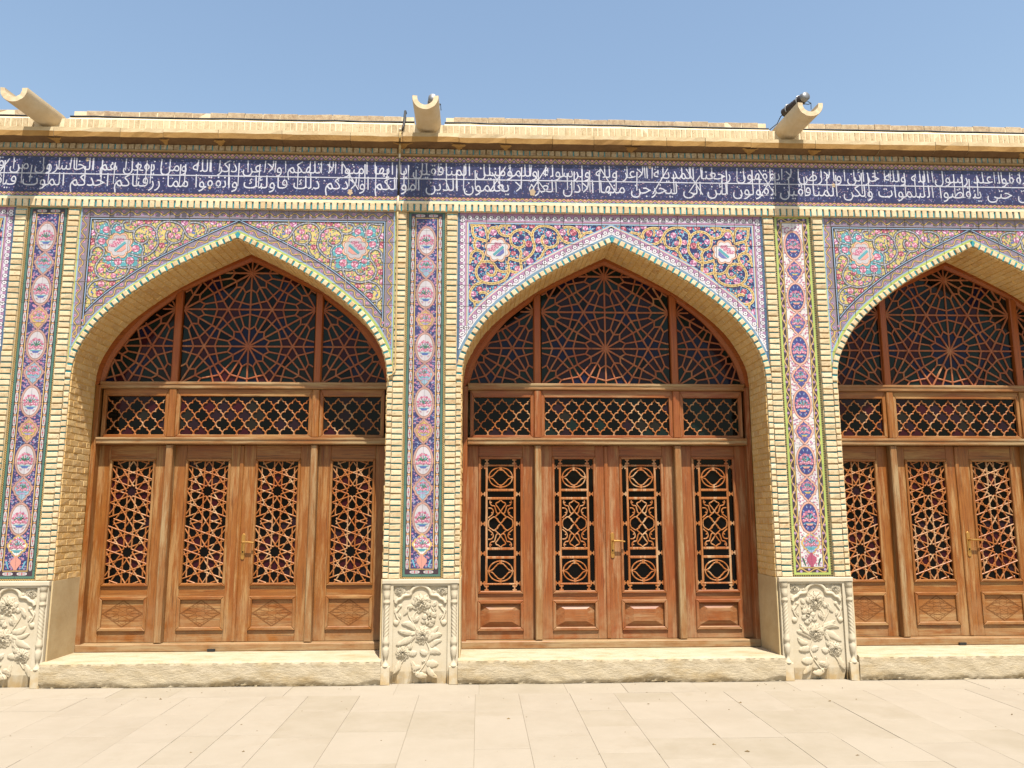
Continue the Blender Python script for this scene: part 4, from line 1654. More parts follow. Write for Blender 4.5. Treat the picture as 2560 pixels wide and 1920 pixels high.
quota = 300
rest_cache = {}
for c in (-1.8, 1.8, 5.4, -5.4):
    li = link('arch_lining', lb_me, facade, (c, 0, 0))
    rg = random.Random(int(c * 10))
    mine = {-1.8: [-1], 1.8: [1]}.get(c, [])
    st = MB()
    for s in (-1, 1):
        for (m_, d, nin, y, kk) in SLOTS:
            me = rg.choice(sb_full if kk == 'f' else sb_half)
            Mx = soffit_matrix(m_, d, nin, y, s, rg)
            if s in mine and quota > 0:
                o = link('soffit_brick', me, li)
                o.matrix_local = Mx
                quota -= 1
            elif c != -5.4:
                st.add([tuple(Mx @ v.co) for v in me.vertices], [list(p.vertices) for p in me.polygons])
    if st.v:
        so_ = st.obj('soffit_bricks', BRICK_SOFFIT, li)
        so_['kind'] = 'stuff'
# plain stone lining below the bricks
for c in BAYS:
    for s in (-1, 1):
        mb = MB()
        a, b = sorted((c + s * (HALF - 0.012), c + s * (HALF + 0.002)))
        mb.box(a, b, -0.03, 0.62, 0.19, 0.9)
        mb.obj('jamb_lining', PLASTER, facade)

# ================================================================== waterspouts
def spout(x0, xt, label):
    mb = MB()
    Ro, Ri = 0.124, 0.078
    ang = [R(190) + R(160) * 0 + (R(350) - R(190)) * 0 + (R(-10) - R(190)) * 0 + R(188) + (R(352 + 0) - R(188)) * i / 16 - R(188) + 0 for i in range(17)]
    ang = [R(172) + (R(368) - R(172)) * i / 18 for i in range(19)]
    sec = [(Ro * cos(a), Ro * sin(a)) for a in ang] + [(Ri * cos(a), Ri * sin(a)) for a in reversed(ang)]
    n = len(sec)
    st = [(-0.48, (xt - x0) * 1.1, 5.325), (-0.47, (xt - x0) * 1.1, 5.325), (-0.2, (xt - x0) * .5, 5.315), (0.0, 0.0, 5.305), (0.36, 0.0, 5.29)]
    vs = []
    rr_ = random.Random(int(x0 * 7))
    wob = [jit(rr_, .004) for _ in range(n)]
    for k, (y, dx, zc) in enumerate(st):
        for i, (sx, sz) in enumerate(sec):
            f_ = 0.975 if k == 0 else 1.0
            vs.append((dx + sx * f_, y + (wob[i] if k == 0 else 0), zc + sz * f_))
    fs = []
    for k in range(len(st) - 1):
        for i in range(n):
            fs.append([k * n + i, (k + 1) * n + i, (k + 1) * n + (i + 1) % n, k * n + (i + 1) % n])
    h_ = n // 2
    for i in range(h_ - 1):
        fs.append([i, i + 1, n - 2 - i, n - 1 - i])
    e = (len(st) - 1) * n
    for i in range(h_ - 1):
        fs.append([e + n - 1 - i, e + n - 2 - i, e + i + 1, e + i])
    mb.add(vs, fs)
    o = mb.obj('waterspout', SPOUT, None, (x0, 0, 0), smooth=True)
    me = o.data
    me.set_sharp_from_angle(angle=R(35))
    tag(o, label, 'waterspout', 'stone waterspouts on the parapet')
    return o


spout(-3.67, -3.745, 'pale stone trough waterspout at far left without any lamp')
spout(0.0, 0.0, 'pale stone trough waterspout above the middle pilaster, beside the cable')
spout(3.6, 3.648, 'pale stone trough waterspout at right carrying a big dark floodlight')


def floodlight(loc, yaw, ln, label):
    t = thing('floodlight', label, 'floodlight', loc, 'floodlights on the waterspouts')
    t.rotation_euler = (0, 0, yaw)
    mb = MB()
    st, rad = [], []
    n = 16
    for i in range(n + 1):
        y = ln * i / n
        st.append((0, y, 0))
        rad.append(0.041 if i % 2 else 0.047)
    mb.tube(st, rad, 16)
    mb.obj('housing', LAMPB, t)
    mb = MB()
    mb.tube([(0, -0.045, 0), (0, -0.045, 0), (0, -0.03, 0), (0, 0.005, 0)], [0.036, 0.041, 0.043, 0.042], 20, cap=False)
    mb.obj('bezel', STEEL, t, smooth=True)
    mb = MB()
    mb.tube([(0, -0.040, 0), (0, -0.036, 0), (0, -0.028, 0)], [0.004, 0.027, 0.035], 16)
    mb.obj('lens', LENS, t, smooth=True)
    for yy in (0.05, ln * 0.75):
        mb = MB()
        pts = [(0.051 * cos(a), yy, 0.051 * sin(a)) for a in [R(-40 + 13 * i) for i in range(21)]]
        mb.tube(pts, 0.006, 6)
        mb.obj('strap', STEEL, t)
    mb = MB()
    mb.tube([(0.03, -0.02, -0.04), (0.075, -0.01, -0.045), (0.08, 0.0, -0.105)], 0.004, 6)
    mb.tube([(0.0, 0.02, -0.045), (0.06, 0.01, -0.05), (0.075, -0.01, -0.045)], 0.004, 6)
    mb.obj('bracket_wire', BLACKP, t)
    mb = MB()
    mb.tube([(0, ln, 0.0), (-0.03, ln + 0.03, -0.03), (-0.06, ln + 0.05, -0.1), (-0.13, ln + 0.07, -0.16), (-0.15, ln + 0.1, -0.19)], 0.005, 6)
    mb.obj('power_lead', BLACKP, t)
    return t


floodlight((0.055, -0.24, 5.425), R(0), 0.25, 'small grey lamp peeping over the middle waterspout trough')
floodlight((3.655, -0.33, 5.468), R(14), 0.30, 'large ribbed dark floodlight strapped along the right waterspout')

# ================================================================== cables
mb = MB()
crg = random.Random(2)
for a, b in segs:
    a, b = max(a, -5.2), min(b, 7.4)
    n = max(2, int((b - a) / 0.25))
    mb.tube([(a + (b - a) * i / n, 0.016 + jit(crg, .004), 5.323 + jit(crg, .004)) for i in range(n + 1)], 0.0085, 6)
tag(mb.obj('roof_cable', BLACKP), 'thin black cable lying along the mortar ledge of the parapet', 'cable')
cd = thing('hanging_conduit', 'thin cable conduit running down the wall beside the middle pilaster', 'cable', (-0.275, 0, 2.7))


def seg(name, pts, r, m_):
    mb = MB()
    mb.tube([(x + 0.275, y, z - 2.7) for x, y, z in pts], r, 8)
    mb.obj(name, m_, cd, smooth=True)


seg('hose', [(-0.232, 0.06, 5.44), (-0.230, -0.02, 5.42), (-0.233, -0.045, 5.34), (-0.240, -0.06, 5.25), (-0.247, -0.118, 5.17)], 0.012, BLACKP)
seg('upper_pipe', [(-0.262, -0.118, 5.175), (-0.266, -0.122, 5.10), (-0.270, -0.085, 5.02), (-0.273, -0.04, 4.97)], 0.010, BEIGEP)
seg('clip', [(-0.255, -0.12, 5.175), (-0.275, -0.125, 5.172)], 0.016, WHITEP)
seg('grey_sleeve', [(-0.2735, -0.035, 4.97), (-0.2745, -0.028, 4.92)], 0.011, WHITEP)
seg('black_sleeve', [(-0.2745, -0.028, 4.92), (-0.279, -0.024, 4.53)], 0.011, BLACKP)
seg('pale_sleeve', [(-0.279, -0.026, 4.53), (-0.280, -0.060, 4.48), (-0.280, -0.062, 4.37)], 0.010, WHITEP)
seg('lower_pipe', [(-0.280, -0.060, 4.37), (-0.281, -0.046, 4.30), (-0.275, -0.044, 3.6), (-0.272, -0.044, 2.85), (-0.278, -0.045, 2.80),
                   (-0.30, -0.047, 2.765), (-0.328, -0.047, 2.755), (-0.336, -0.047, 2.73), (-0.330, -0.047, 2.70)], 0.008, BEIGEP)

# ================================================================== planar arrangements (panes between lattice bars)
def arrangement(segs, eps=1e-4):
    """split segments at crossings and return the bounded faces"""
    pts, idx = [], {}

    def pid(p):
        k0 = (round(p[0] / 0.002), round(p[1] / 0.002))
        for dx in (-1, 0, 1):
            for dz in (-1, 0, 1):
                for i in idx.get((k0[0] + dx, k0[1] + dz), ()):
                    if math.dist(pts[i], p) < 0.0016:
                        return i
        pts.append(p)
        idx.setdefault(k0, []).append(len(pts) - 1)
        return len(pts) - 1
    edges = set()
    n = len(segs)
    cuts = [[0.0, 1.0] for _ in segs]
    for i in range(n):
        (ax, az), (bx, bz) = segs[i]
        for j in range(i + 1, n):
            (cx, cz), (dx, dz) = segs[j]
            if max(ax, bx) < min(cx, dx) - .001 or min(ax, bx) > max(cx, dx) + .001 or max(az, bz) < min(cz, dz) - .001 or min(az, bz) > max(cz, dz) + .001:
                continue
            r = (bx - ax, bz - az)
            s = (dx - cx, dz - cz)
            den = r[0] * s[1] - r[1] * s[0]
            if abs(den) < 1e-9:
                continue
            t = ((cx - ax) * s[1] - (cz - az) * s[0]) / den
            u = ((cx - ax) * r[1] - (cz - az) * r[0]) / den
            la, lb_ = math.hypot(*r), math.hypot(*s)
            if -0.0016 / la <= t <= 1 + 0.0016 / la and -0.0016 / lb_ <= u <= 1 + 0.0016 / lb_:
                cuts[i].append(min(max(t, 0), 1))
                cuts[j].append(min(max(u, 0), 1))
    for (a, b), cs in zip(segs, cuts):
        ids = []
        for t in sorted(cs):
            k = pid(lerp2(a, b, t))
            if not ids or ids[-1] != k:
                ids.append(k)
        for u, v in zip(ids, ids[1:]):
            if u != v:
                edges.add((u, v))
                edges.add((v, u))
    adj = {}
    for u, v in edges:
        adj.setdefault(u, []).append(v)
    for u in adj:
        adj[u].sort(key=lambda v: math.atan2(pts[v][1] - pts[u][1], pts[v][0] - pts[u][0]))
    seen, faces = set(), []
    for e in edges:
        if e in seen:
            continue
        f, cur = [], e
        while cur not in seen:
            seen.add(cur)
            f.append(cur[0])
            u, v = cur
            l_ = adj[v]
            k = l_.index(u)
            cur = (v, l_[k - 1])
        p = [pts[i] for i in f]
        ar = 0.5 * sum(p[i][0] * p[(i + 1) % len(p)][1] - p[(i + 1) % len(p)][0] * p[i][1] for i in range(len(p)))
        if ar > 2e-5:
            faces.append(p)
    return faces


def clip_seg(a, b, conv):
    t0, t1 = 0.0, 1.0
    n = len(conv)
    for i in range(n):
        p, q = conv[i], conv[(i + 1) % n]
        ex, ez = q[0] - p[0], q[1] - p[1]
        va = ex * (a[1] - p[1]) - ez * (a[0] - p[0])
        vb = ex * (b[1] - p[1]) - ez * (b[0] - p[0])
        if va < 0 and vb < 0:
            return None
        if va < 0:
            t0 = max(t0, va / (va - vb))
        elif vb < 0:
            t1 = min(t1, va / (va - vb))
    if t1 - t0 < 1e-4:
        return None
    return lerp2(a, b, t0), lerp2(a, b, t1)


def loop_segs(poly):
    return [(poly[i], poly[(i + 1) % len(poly)]) for i in range(len(poly))]


def pane_obj(parent, poly, y, col, cache={}):
    mb = MB()
    n = len(poly)
    mb.add([(x, y, z) for x, z in poly] + [(x, y + 0.004, z) for x, z in poly],
           [list(range(n))] + [[(k + 1) % n, k, n + k, n + (k + 1) % n] for k in range(n)])
    return mb.obj('pane', GL[col], parent)


# ================================================================== fanlight geometry (twelve-fold star lattice)
GA = 0.761


def girih_segs(centers):
    segs = []
    done = set()
    for (cx, cz) in centers:
        for k in range(12):
            a = R(30 * k)
            ln = GA * (0.5 if k % 2 == 0 else 0.87)
            # k even: directions 0,60.. measured from vertical -> nearest neighbours ; odd -> through the triangle centres
            segs.append(((cx, cz), (cx + ln * sin(a), cz + ln * cos(a))))
            a2 = R(30 * k + 15)
            a3 = R(30 * (k + 1))
            p = (cx + .225 * GA * sin(a), cz + .225 * GA * cos(a))
            q = (cx + .279 * GA * sin(a2), cz + .279 * GA * cos(a2))
            r = (cx + .225 * GA * sin(a3), cz + .225 * GA * cos(a3))
            segs += [(p, q), (q, r)]
            p = (cx + .437 * GA * sin(a), cz + .437 * GA * cos(a))
            r = (cx + .437 * GA * sin(a3), cz + .437 * GA * cos(a3))
            segs.append((p, r))
            # from the crown tip to the bend on the bisector towards the nearest neighbour
            k0 = k if k % 2 == 0 else k + 1
            an = R(30 * k0)
            sg = 1 if k % 2 == 0 else -1
            mx, mz = cx + .5 * GA * sin(an), cz + .5 * GA * cos(an)
            Q = (mx + sg * .153 * GA * cos(an), mz - sg * .153 * GA * sin(an))
            segs.append((q, Q))
    return segs


def lattice_centers(ox, oz):
    out = []
    for i in range(-2, 3):
        for j in range(-3, 4):
            out.append((ox + i * GA * cos(R(30)), oz + (j + (0.5 if i % 2 else 0)) * GA))
    return out


FAN_IN = [(0.0, 4.023), (0.33, 3.872), (0.65, 3.712), (0.735, 3.64), (0.99, 3.44), (1.18, 3.212), (1.315, 3.0), (1.383, 2.772)]
FAN_S = catmull(FAN_IN, 4)
FZ = 2.772


def cut_poly(u0, u1):
    """convex glass outline of a fanlight compartment between u0 and u1 (u0<u1)"""
    def zc(u):
        u = abs(u)
        for a, b in zip(FAN_S, FAN_S[1:]):
            if a[0] <= u <= b[0]:
                return a[1] + (b[1] - a[1]) * (u - a[0]) / (b[0] - a[0])
        return FZ
    us = sorted(set([u0, u1] + [s * p[0] for p in FAN_S for s in (1, -1) if u0 < s * p[0] < u1]))
    topl = [(u, zc(u)) for u in reversed(us)]
    poly = [(u0, FZ), (u1, FZ)] + [p for p in topl if p[1] > FZ + 1e-4]
    return poly


def build_fan(parent, panes, scheme):
    comp = [(-0.652, 0.652, 0.0, 3.141), (0.728, 1.383, 0.731, 3.141 + GA / 2), (-1.383, -0.728, -0.731, 3.141 + GA / 2)]
    rg = random.Random(9)
    for (u0, u1, ox, oz) in comp:
        poly = cut_poly(u0, u1)
        cen = lattice_centers(ox, oz)
        raw = girih_segs(cen)
        cl = []
        for a, b in raw:
            c_ = clip_seg(a, b, poly)
            if c_:
                cl.append(c_)
        mb = MB()
        uniq, sset = [], set()
        for a, b in cl:
            k = tuple(sorted(((round(a[0], 3), round(a[1], 3)), (round(b[0], 3), round(b[1], 3)))))
            if k in sset:
                continue
            sset.add(k)
            uniq.append((a, b))
        for i, (a, b) in enumerate(uniq):
            w_ = 0.0175 if math.dist(a, b) > 0.2 else 0.0155
            off = (i * 7 % 23) * 0.00022
            mb.stroke([a, b], w_, 0.498 + off, 0.520, 0.004)
        for (cx, cz) in cen:
            if u0 + .02 < cx < u1 - .02 and FZ + .02 < cz < 3.95:
                mb.cprism([(cx + .02 * cos(k * pi / 6), cz + .02 * sin(k * pi / 6)) for k in range(12)], 0.4965, 0.52, 0.004)
        fan = mb.obj('fanlight', LAT, parent)
        third = []
        for (cx, cz) in cen:
            for k in (1, 3, 5, 7, 9, 11):
                third.append((cx + GA / math.sqrt(3) * sin(R(30 * k)), cz + GA / math.sqrt(3) * cos(R(30 * k))))
        for f in arrangement(uniq + loop_segs(poly)):
            gx = sum(p[0] for p in f) / len(f)
            gz = sum(p[1] for p in f) / len(f)
            d12 = min(math.dist((gx, gz), c_) for c_ in cen) / GA
            d3 = min(math.dist((gx, gz), c_) for c_ in third) / GA
            main = math.dist((gx, gz), (0, 3.141)) < 0.3 * GA
            col = scheme['core'] if main and d12 < .24 else scheme['hub'] if d12 < 0.24 else scheme['star'] if d3 < 0.14 else scheme['mid'] if d12 < .42 else scheme['gap']
            if rg.random() < 0.06:
                col = 'black'
            pane_obj(fan, f, 0.514, col)


# ================================================================== quatrefoil transom lattice
QX, QZ = 0.0718, 0.0875
QQ = [(0, 0), (.08, .19), (.24, .36), (.44, .43), (.60, .43), (.62, .66), (.75, .70), (.88, .81), (1, 1)]


def quatre_lines(u0, u1, z0, z1):
    """wavy ogee lines through the contact points; the two families give the barbed quatrefoils"""
    lines = []
    n = round((u1 - u0) / (2 * QX))
    px = (u1 - u0) / (2 * n)
    zc = (z0 + z1) / 2 + QZ * 0.02
    rows = range(-3, 3)
    for j in rows:
        for i in range(-1, 2 * n + 1):
            # contact point at (i, j) -> apex at (i+1, j+1)   (cells where i+j even)
            x0, zz0 = u0 + i * px, zc + j * QZ
            for sx, sz in ((1, 1), (1, -1)):
                if (i + j) % 2 == 0:
                    pts = [(x0 + sx * px * a, zz0 + sz * QZ * b) for a, b in QQ]
                else:
                    continue
                lines.append(pts)
    out = []
    for l_ in lines:
        cur = []
        for p in l_:
            ins = u0 - 1e-6 <= p[0] <= u1 + 1e-6 and z0 - 1e-6 <= p[1] <= z1 + 1e-6
            if ins:
                cur.append(p)
            else:
                if len(cur) > 1:
                    out.append(cur)
                cur = []
        if len(cur) > 1:
            out.append(cur)
    return out, px, zc, n


def build_transom(parent, u0, u1, mats, rg, cols):
    z0, z1 = 2.252, 2.632
    fr = MB()
    o0, o1, b0, b1 = u0 - 0.036, u1 + 0.036, 2.2235, 2.704
    yf = 0.478
    # mitred frame with an inward bevel
    def member(q, mi):
        fr.cprism(q, yf, 0.53, 0.004, mi)
    member([(o0, b0), (o1, b0), (u1, z0), (u0, z0)], 1)
    member([(o1, b1), (o0, b1), (u0, z1), (u1, z1)], 1)
    member([(o0, b1), (o0, b0), (u0, z0), (u0, z1)], 0)
    member([(o1, b0), (o1, b1), (u1, z1), (u1, z0)], 0)
    t = fr.obj('transom_window', mats, parent)
    lines, px, zc, n = quatre_lines(u0, u1, z0, z1)
    mb = MB()
    for i, l_ in enumerate(lines):
        mb.stroke(l_, 0.0118, 0.497 + (i * 5 % 17) * 0.00025, 0.515, 0.004)
    mb.obj('lattice', LATB, t)
    segs = []
    for l_ in lines:
        segs += list(zip(l_, l_[1:]))
    for j in range(-3, 4):
        for i in range(-1, 2 * n + 2):
            if (i + j) % 2 == 0:
                continue
            cx, cz = u0 + i * px, zc + j * QZ
            q = clip_rect([(cx - px, cz), (cx, cz - QZ), (cx + px, cz), (cx, cz + QZ)], u0, u1, z0, z1)
            if q:
                pane_obj(t, q, 0.510, rg.choice(cols))


# ================================================================== ten-fold star lattice of the doors
def star_segs(u0, u1, z0, z1):
    W_, H_ = u1 - u0, z1 - z0
    s = W_ / 4.98
    hm = 3.427
    fz = (H_ / 4) / (hm * s)
    uc = (u0 + u1) / 2
    base = []
    rho = 1.539

    def pol(r, deg):
        return (r * sin(R(deg)), r * cos(R(deg)))
    for k in range(10):
        b = 36 * k + 18
        T = pol(rho, b)
        base += [(T, pol(.382 * rho, b + 36)), (T, pol(.382 * rho, b - 36))]
        c_ = pol(2.227, b)
        tips = [(c_[0] + .688 * sin(R(b + 180 + 72 * j)), c_[1] + .688 * cos(R(b + 180 + 72 * j))) for j in range(5)]
        base += [(tips[j], tips[(j + 2) % 5]) for j in range(5)]
    hw = 2.49
    E = [((.4755, 2.772), (.4755, hm)), ((.4755, 2.772), (0.0, hm)), ((1.2446, 2.522), (1.2446 + (hm - 2.522) * math.tan(R(36)), hm)),
         ((1.2446, 2.522), (hw, 2.522 + (hw - 1.2446) / math.tan(R(72)))), ((2.0143, 1.963), (2.0143, 2.772)),
         ((2.0143, 1.963), (hw, 1.963 + (hw - 2.0143) / math.tan(R(36)))), ((.4755, hm + .14), (1.902, hm - .32))]
    for a, b in E:
        for sx in (1, -1):
            for sz in (1, -1):
                base.append(((a[0] * sx, a[1] * sz), (b[0] * sx, b[1] * sz)))
    out = []
    rect = [(u0, z0), (u1, z0), (u1, z1), (u0, z1)]
    for zc in (z0 + H_ / 4, z0 + 3 * H_ / 4):
        for a, b in base:
            c_ = clip_seg((uc + a[0] * s, zc + a[1] * s * fz), (uc + b[0] * s, zc + b[1] * s * fz), rect)
            if c_:
                out.append(c_)
    return out


def leaf_body(parent, u0, u1, g0, g1, zg0, zg1, zp0, zp1, mats, raised, name='door_leaf'):
    """stiles, rails, inner beads and the bottom panel; returns the leaf"""
    yf, yb = 0.545, 0.590
    ZB, ZT = 0.283, 2.152
    mb = MB()
    ch = 0.003
    mb.box(u0, g0, yf, yb, ZB, ZT, 0, ch)
    mb.box(g1, u1, yf, yb, ZB, ZT, 0, ch)
    mb.box(g0, g1, yf + .0015, yb, zg1, ZT, 1, ch)
    mb.box(g0, g1, yf + .0015, yb, zp1, zg0, 1, ch)
    mb.box(g0, g1, yf + .0015, yb, ZB, zp0, 1, ch)
    lf = mb.obj(name, mats, parent)
    # moulding round the glass and round the panel
    mo = MB()
    for (a, b, c_, d) in ((g0, g1, zg0, zg1), (g0 - .004, g1 + .004, zp0, zp1)):
        w_ = 0.022 if c_ == zg0 else 0.028
        y_ = yf - 0.014
        mo.cprism([(a - .004, c_ - .004), (b + .004, c_ - .004), (b - w_, c_ + w_), (a + w_, c_ + w_)], y_ - .004, yb, 0.006, 1)
        mo.cprism([(b + .004, d + .004), (a - .004, d + .004), (a + w_, d - w_), (b - w_, d - w_)], y_, yb, 0.006, 1)
        mo.cprism([(a - .004, d + .004), (a - .004, c_ - .004), (a + w_, c_ + w_), (a + w_, d - w_)], y_, yb, 0.006, 0)
        mo.cprism([(b + .004, c_ - .004), (b + .004, d + .004), (b - w_, d - w_), (b - w_, c_ + w_)], y_, yb, 0.006, 0)
    mo.obj('moulding', mats, lf)
    # bottom panel
    a, b, c_, d = g0 + 0.02, g1 - 0.02, zp0 + 0.022, zp1 - 0.022
    pm = MB()
    if raised:
        i1 = 0.060
        vs = [(a, yf + .024, c_), (b, yf + .024, c_), (b, yf + .024, d), (a, yf + .024, d),
              (a + .018, yf + .018, c_ + .018), (b - .018, yf + .018, c_ + .018), (b - .018, yf + .018, d - .018), (a + .018, yf + .018, d - .018),
              (a + i1 + .03, yf - .006, c_ + i1), (b - i1 - .03, yf - .006, c_ + i1), (b - i1 - .03, yf - .006, d - i1), (a + i1 + .03, yf - .006, d - i1)]
        fs = [[k, (k + 1) % 4, 4 + (k + 1) % 4, 4 + k] for k in range(4)] + [[4 + k, 4 + (k + 1) % 4, 8 + (k + 1) % 4, 8 + k] for k in range(4)] + [[8, 9, 10, 11]]
        pm.add(vs, fs, 0)
        pm.obj('raised_panel', [mats[1]], lf)
    else:
        pm.box(a, b, yf + 0.008, yb, c_, d, 0)
        pn = pm.obj('carved_panel', [mats[1]], lf)
        cv = MB()
        uc, zc, hw, hh = (a + b) / 2, (c_ + d) / 2, (b - a) / 2 - .006, (d - c_) / 2 - .006
        dia = [(uc - hw, zc), (uc, zc - hh), (uc + hw, zc), (uc, zc + hh)]
        y_ = yf + 0.0068
        for k in (1.0, 0.94):
            p = [(uc + (x - uc) * k, zc + (z - zc) * k) for x, z in dia]
            cv.stroke(p, 0.0026, y_, yf + .0079, 0.0008, closed=True)
        sg = star_segs(uc - hw * .55, uc + hw * .55, zc - hh * 1.5, zc + hh * 1.5)
        inner = [(uc + (x - uc) * .94, zc + (z - zc) * .94) for x, z in dia]
        for i, (p, q) in enumerate(sg):
            for e in (0,):
                P_ = (uc + (p[0] - uc) * 1.75, zc + (p[1] - zc - hh * .75) * 1.0)
                Q_ = (uc + (q[0] - uc) * 1.75, zc + (q[1] - zc - hh * .75) * 1.0)
                c2 = clip_seg(P_, Q_, inner)
                if c2 and math.dist(*c2) > .004:
                    cv.stroke(list(c2), 0.0019, y_ + .0001 * (i % 6), yf + .0079, 0.0005)
        cv.obj('incised_star', DARKLINE, pn)
    return lf


def handle(leaf, u, z):
    yf = 0.545
    mb = MB()
    pl = [(u + .019 * cos(t), z + .105 + .019 * sin(t)) for t in [pi * k / 6 for k in range(7)]] + [(u + .019 * cos(t), z - .105 + .019 * sin(t)) for t in [pi + pi * k / 6 for k in range(7)]]
    mb.cprism(pl, yf - 0.009, yf, 0.003)
    mb.tube([(u, yf - .005, z + .045), (u, yf - .055, z + .045), (u + .006, yf - .060, z + .045), (u + .06, yf - .060, z + .045), (u + .115, yf - .058, z + .038)], [.009, .009, .010, .009, .0075], 10)
    mb.obj('handle', BRASS, leaf)
    kh = MB()
    kh.cprism([(u + .006 * cos(t), z - .05 + .011 * sin(t)) for t in [2 * pi * k / 8 for k in range(8)]], yf - 0.0098, yf - .008, 0)
    kh.obj('keyhole', GL['black'], leaf)


LEAVES = [(-1.402, -0.733, -1.286, -0.850), (-0.667, -0.012, -0.553, -0.122), (-0.008, 0.667, 0.122, 0.556), (0.733, 1.402, 0.852, 1.289)]


def star_leaf(parent, k, mats, rg):
    u0, u1, g0, g1 = LEAVES[k]
    zg0, zg1 = 0.806, 2.016
    lf = leaf_body(parent, u0, u1, g0, g1, zg0, zg1, 0.392, 0.700, mats, False, 'door_leaf' if k in (1, 2) else 'side_panel')
    a, b, c_, d = g0 + .020, g1 - .020, zg0 + .020, zg1 - .020
    sg = star_segs(a, b, c_, d)
    mb = MB()
    for i, (p, q) in enumerate(sg):
        if math.dist(p, q) > .003:
            mb.stroke([p, q], 0.0122, 0.548 + (i * 7 % 29) * 0.0002, 0.572, 0.0042)
    mb.obj('star_lattice', LATB, lf)
    uc = (a + b) / 2
    cen = [(uc, c_ + (d - c_) * .25), (uc, c_ + (d - c_) * .75)]
    s = (b - a) / 4.98
    big = MB()
    for f in arrangement(sg + loop_segs([(a, c_), (b, c_), (b, d), (a, d)])):
        ar = 0.5 * sum(f[i][0] * f[(i + 1) % len(f)][1] - f[(i + 1) % len(f)][0] * f[i][1] for i in range(len(f)))
        gx = sum(p[0] for p in f) / len(f)
        gz = sum(p[1] for p in f) / len(f)
        if ar < 0.0004:
            n = len(f)
            big.add([(x, .566, z) for x, z in f], [list(range(n))])
            continue
        dm = min(math.dist((gx, gz), q) for q in cen)
        col = 'red' if (.9 * s < dm < 2.6 * s and rg.random() < 0.5) else ('plum' if rg.random() < .1 else 'black')
        pane_obj(lf, f, 0.566, col)
    if big.v:
        o = big.obj('small_panes', GL['black'], lf)
        o['kind'] = 'stuff'
    return lf


def scroll_leaf(parent, k, mats):
    u0, u1, g0, g1 = LEAVES[k]
    zg0, zg1 = 0.716, 2.040
    lf = leaf_body(parent, u0, u1, g0, g1, zg0, zg1, 0.367, 0.645, mats, True, 'door_leaf' if k in (1, 2) else 'side_panel')
    a, b, c_, d = g0 + .018, g1 - .018, zg0 + .018, zg1 - .018
    gl = MB()
    gl.box(a - .004, b + .004, 0.568, 0.573, c_ - .004, d + .004)
    gl.obj('pane', GL['black'], lf)

    def T(x, y):
        return (a + (x - 80) / 480.0 * (b - a), d - (y - 95) / 1492.0 * (d - c_))
    mb = MB()
    cnt = [0]

    def st(pts, w_, smooth=True, closed=False):
        q = [T(*p) for p in pts]
        if smooth and len(q) > 2:
            q = catmull(q, 5, closed)
        cnt[0] += 1
        mb.stroke(q, w_, 0.548 + (cnt[0] * 5 % 19) * .00025, 0.567, 0.004, closed=closed and smooth)
    WD = 0.0125
    # inner ladder frame
    for x in (152, 488):
        st([(x, 160), (x, 1515)], 0.022, False)
    for y in (172, 1508):
        st([(140, y), (500, y)], 0.017, False)
    for y in (455, 550, 1117, 1215):
        st([(150, y), (490, y)], 0.024, False)
    # spool connectors
    def spool(x, y, vert):
        L_ = 30
        pts = [(-L_, -24), (-L_ * .45, -24), (-L_ * .35, -10), (0, -7), (L_ * .35, -10), (L_ * .45, -24), (L_, -24),
               (L_, 24), (L_ * .45, 24), (L_ * .35, 10), (0, 7), (-L_ * .35, 10), (-L_ * .45, 24), (-L_, 24)]
        q = [T(x + (p[1] if vert else p[0]), y + (p[0] if vert else p[1])) for p in pts]
        half = len(q) // 2
        for i in range(half - 1):
            mb.cprism([q[i], q[i + 1], q[-2 - i], q[-1 - i]], 0.5500 + .0003 * (i % 2), 0.567, 0, back=False)
    for y in (188, 500, 836, 1168, 1500):
        spool(110, y, False)
        spool(530, y, False)
    for x in (156, 484):
        spool(x, 128, True)
        spool(x, 1552, True)
    for cy in (310, 1366):
        cx = 320
        st([(cx + 140 * cos(R(12 * k)), cy + 112 * sin(R(12 * k))) for k in range(30)], WD, True, True)
        q = [(0, -92), (35, -78), (50, -60), (62, -52), (80, -30), (98, -14), (140, 0)]
        pts = [(cx + x_, cy + y_) for x_, y_ in q] + [(cx + x_, cy - y_) for x_, y_ in reversed(q[:-1])]
        st(pts, WD, False)
        pts = [(cx - x_, cy + y_) for x_, y_ in q] + [(cx - x_, cy - y_) for x_, y_ in reversed(q[:-1])]
        st(pts, WD, False)
        for dy in (-102, 102):
            st([(cx, cy + dy - 22), (cx, cy + dy + 22)], 0.030, False)
        for dx in (-138, 138):
            st([(cx + dx - 14, cy), (cx + dx + 14, cy)], 0.020, False)
    # central arabesque, four-fold symmetric about (320, 836)
    Q = [[(0, 0), (-28, -32), (-38, -52), (-62, -66), (-58, -82), (-30, -108), (0, -136)],
         [(0, 0), (-34, -34), (-50, -58), (-78, -76), (-110, -60), (-138, -38), (-146, 0)],
         [(0, -136), (-30, -180), (-56, -212), (-52, -232), (-26, -244), (0, -266)],
         [(0, -136), (-22, -114), (-48, -124), (-64, -170), (-74, -198), (-108, -206), (-128, -236), (-122, -262)],
         [(-146, -176), (-110, -172), (-88, -146), (-96, -108), (-112, -92), (-146, -64)],
         [(-128, -236), (-104, -240)], [(-112, -128), (-98, -116)]]
    for l_ in Q:
        for sx in (1, -1):
            for sz in (1, -1):
                st([(320 + sx * x_, 836 + sz * y_) for x_, y_ in l_], WD)
    mb.obj('scroll_lattice', LATB, lf)
    return lf


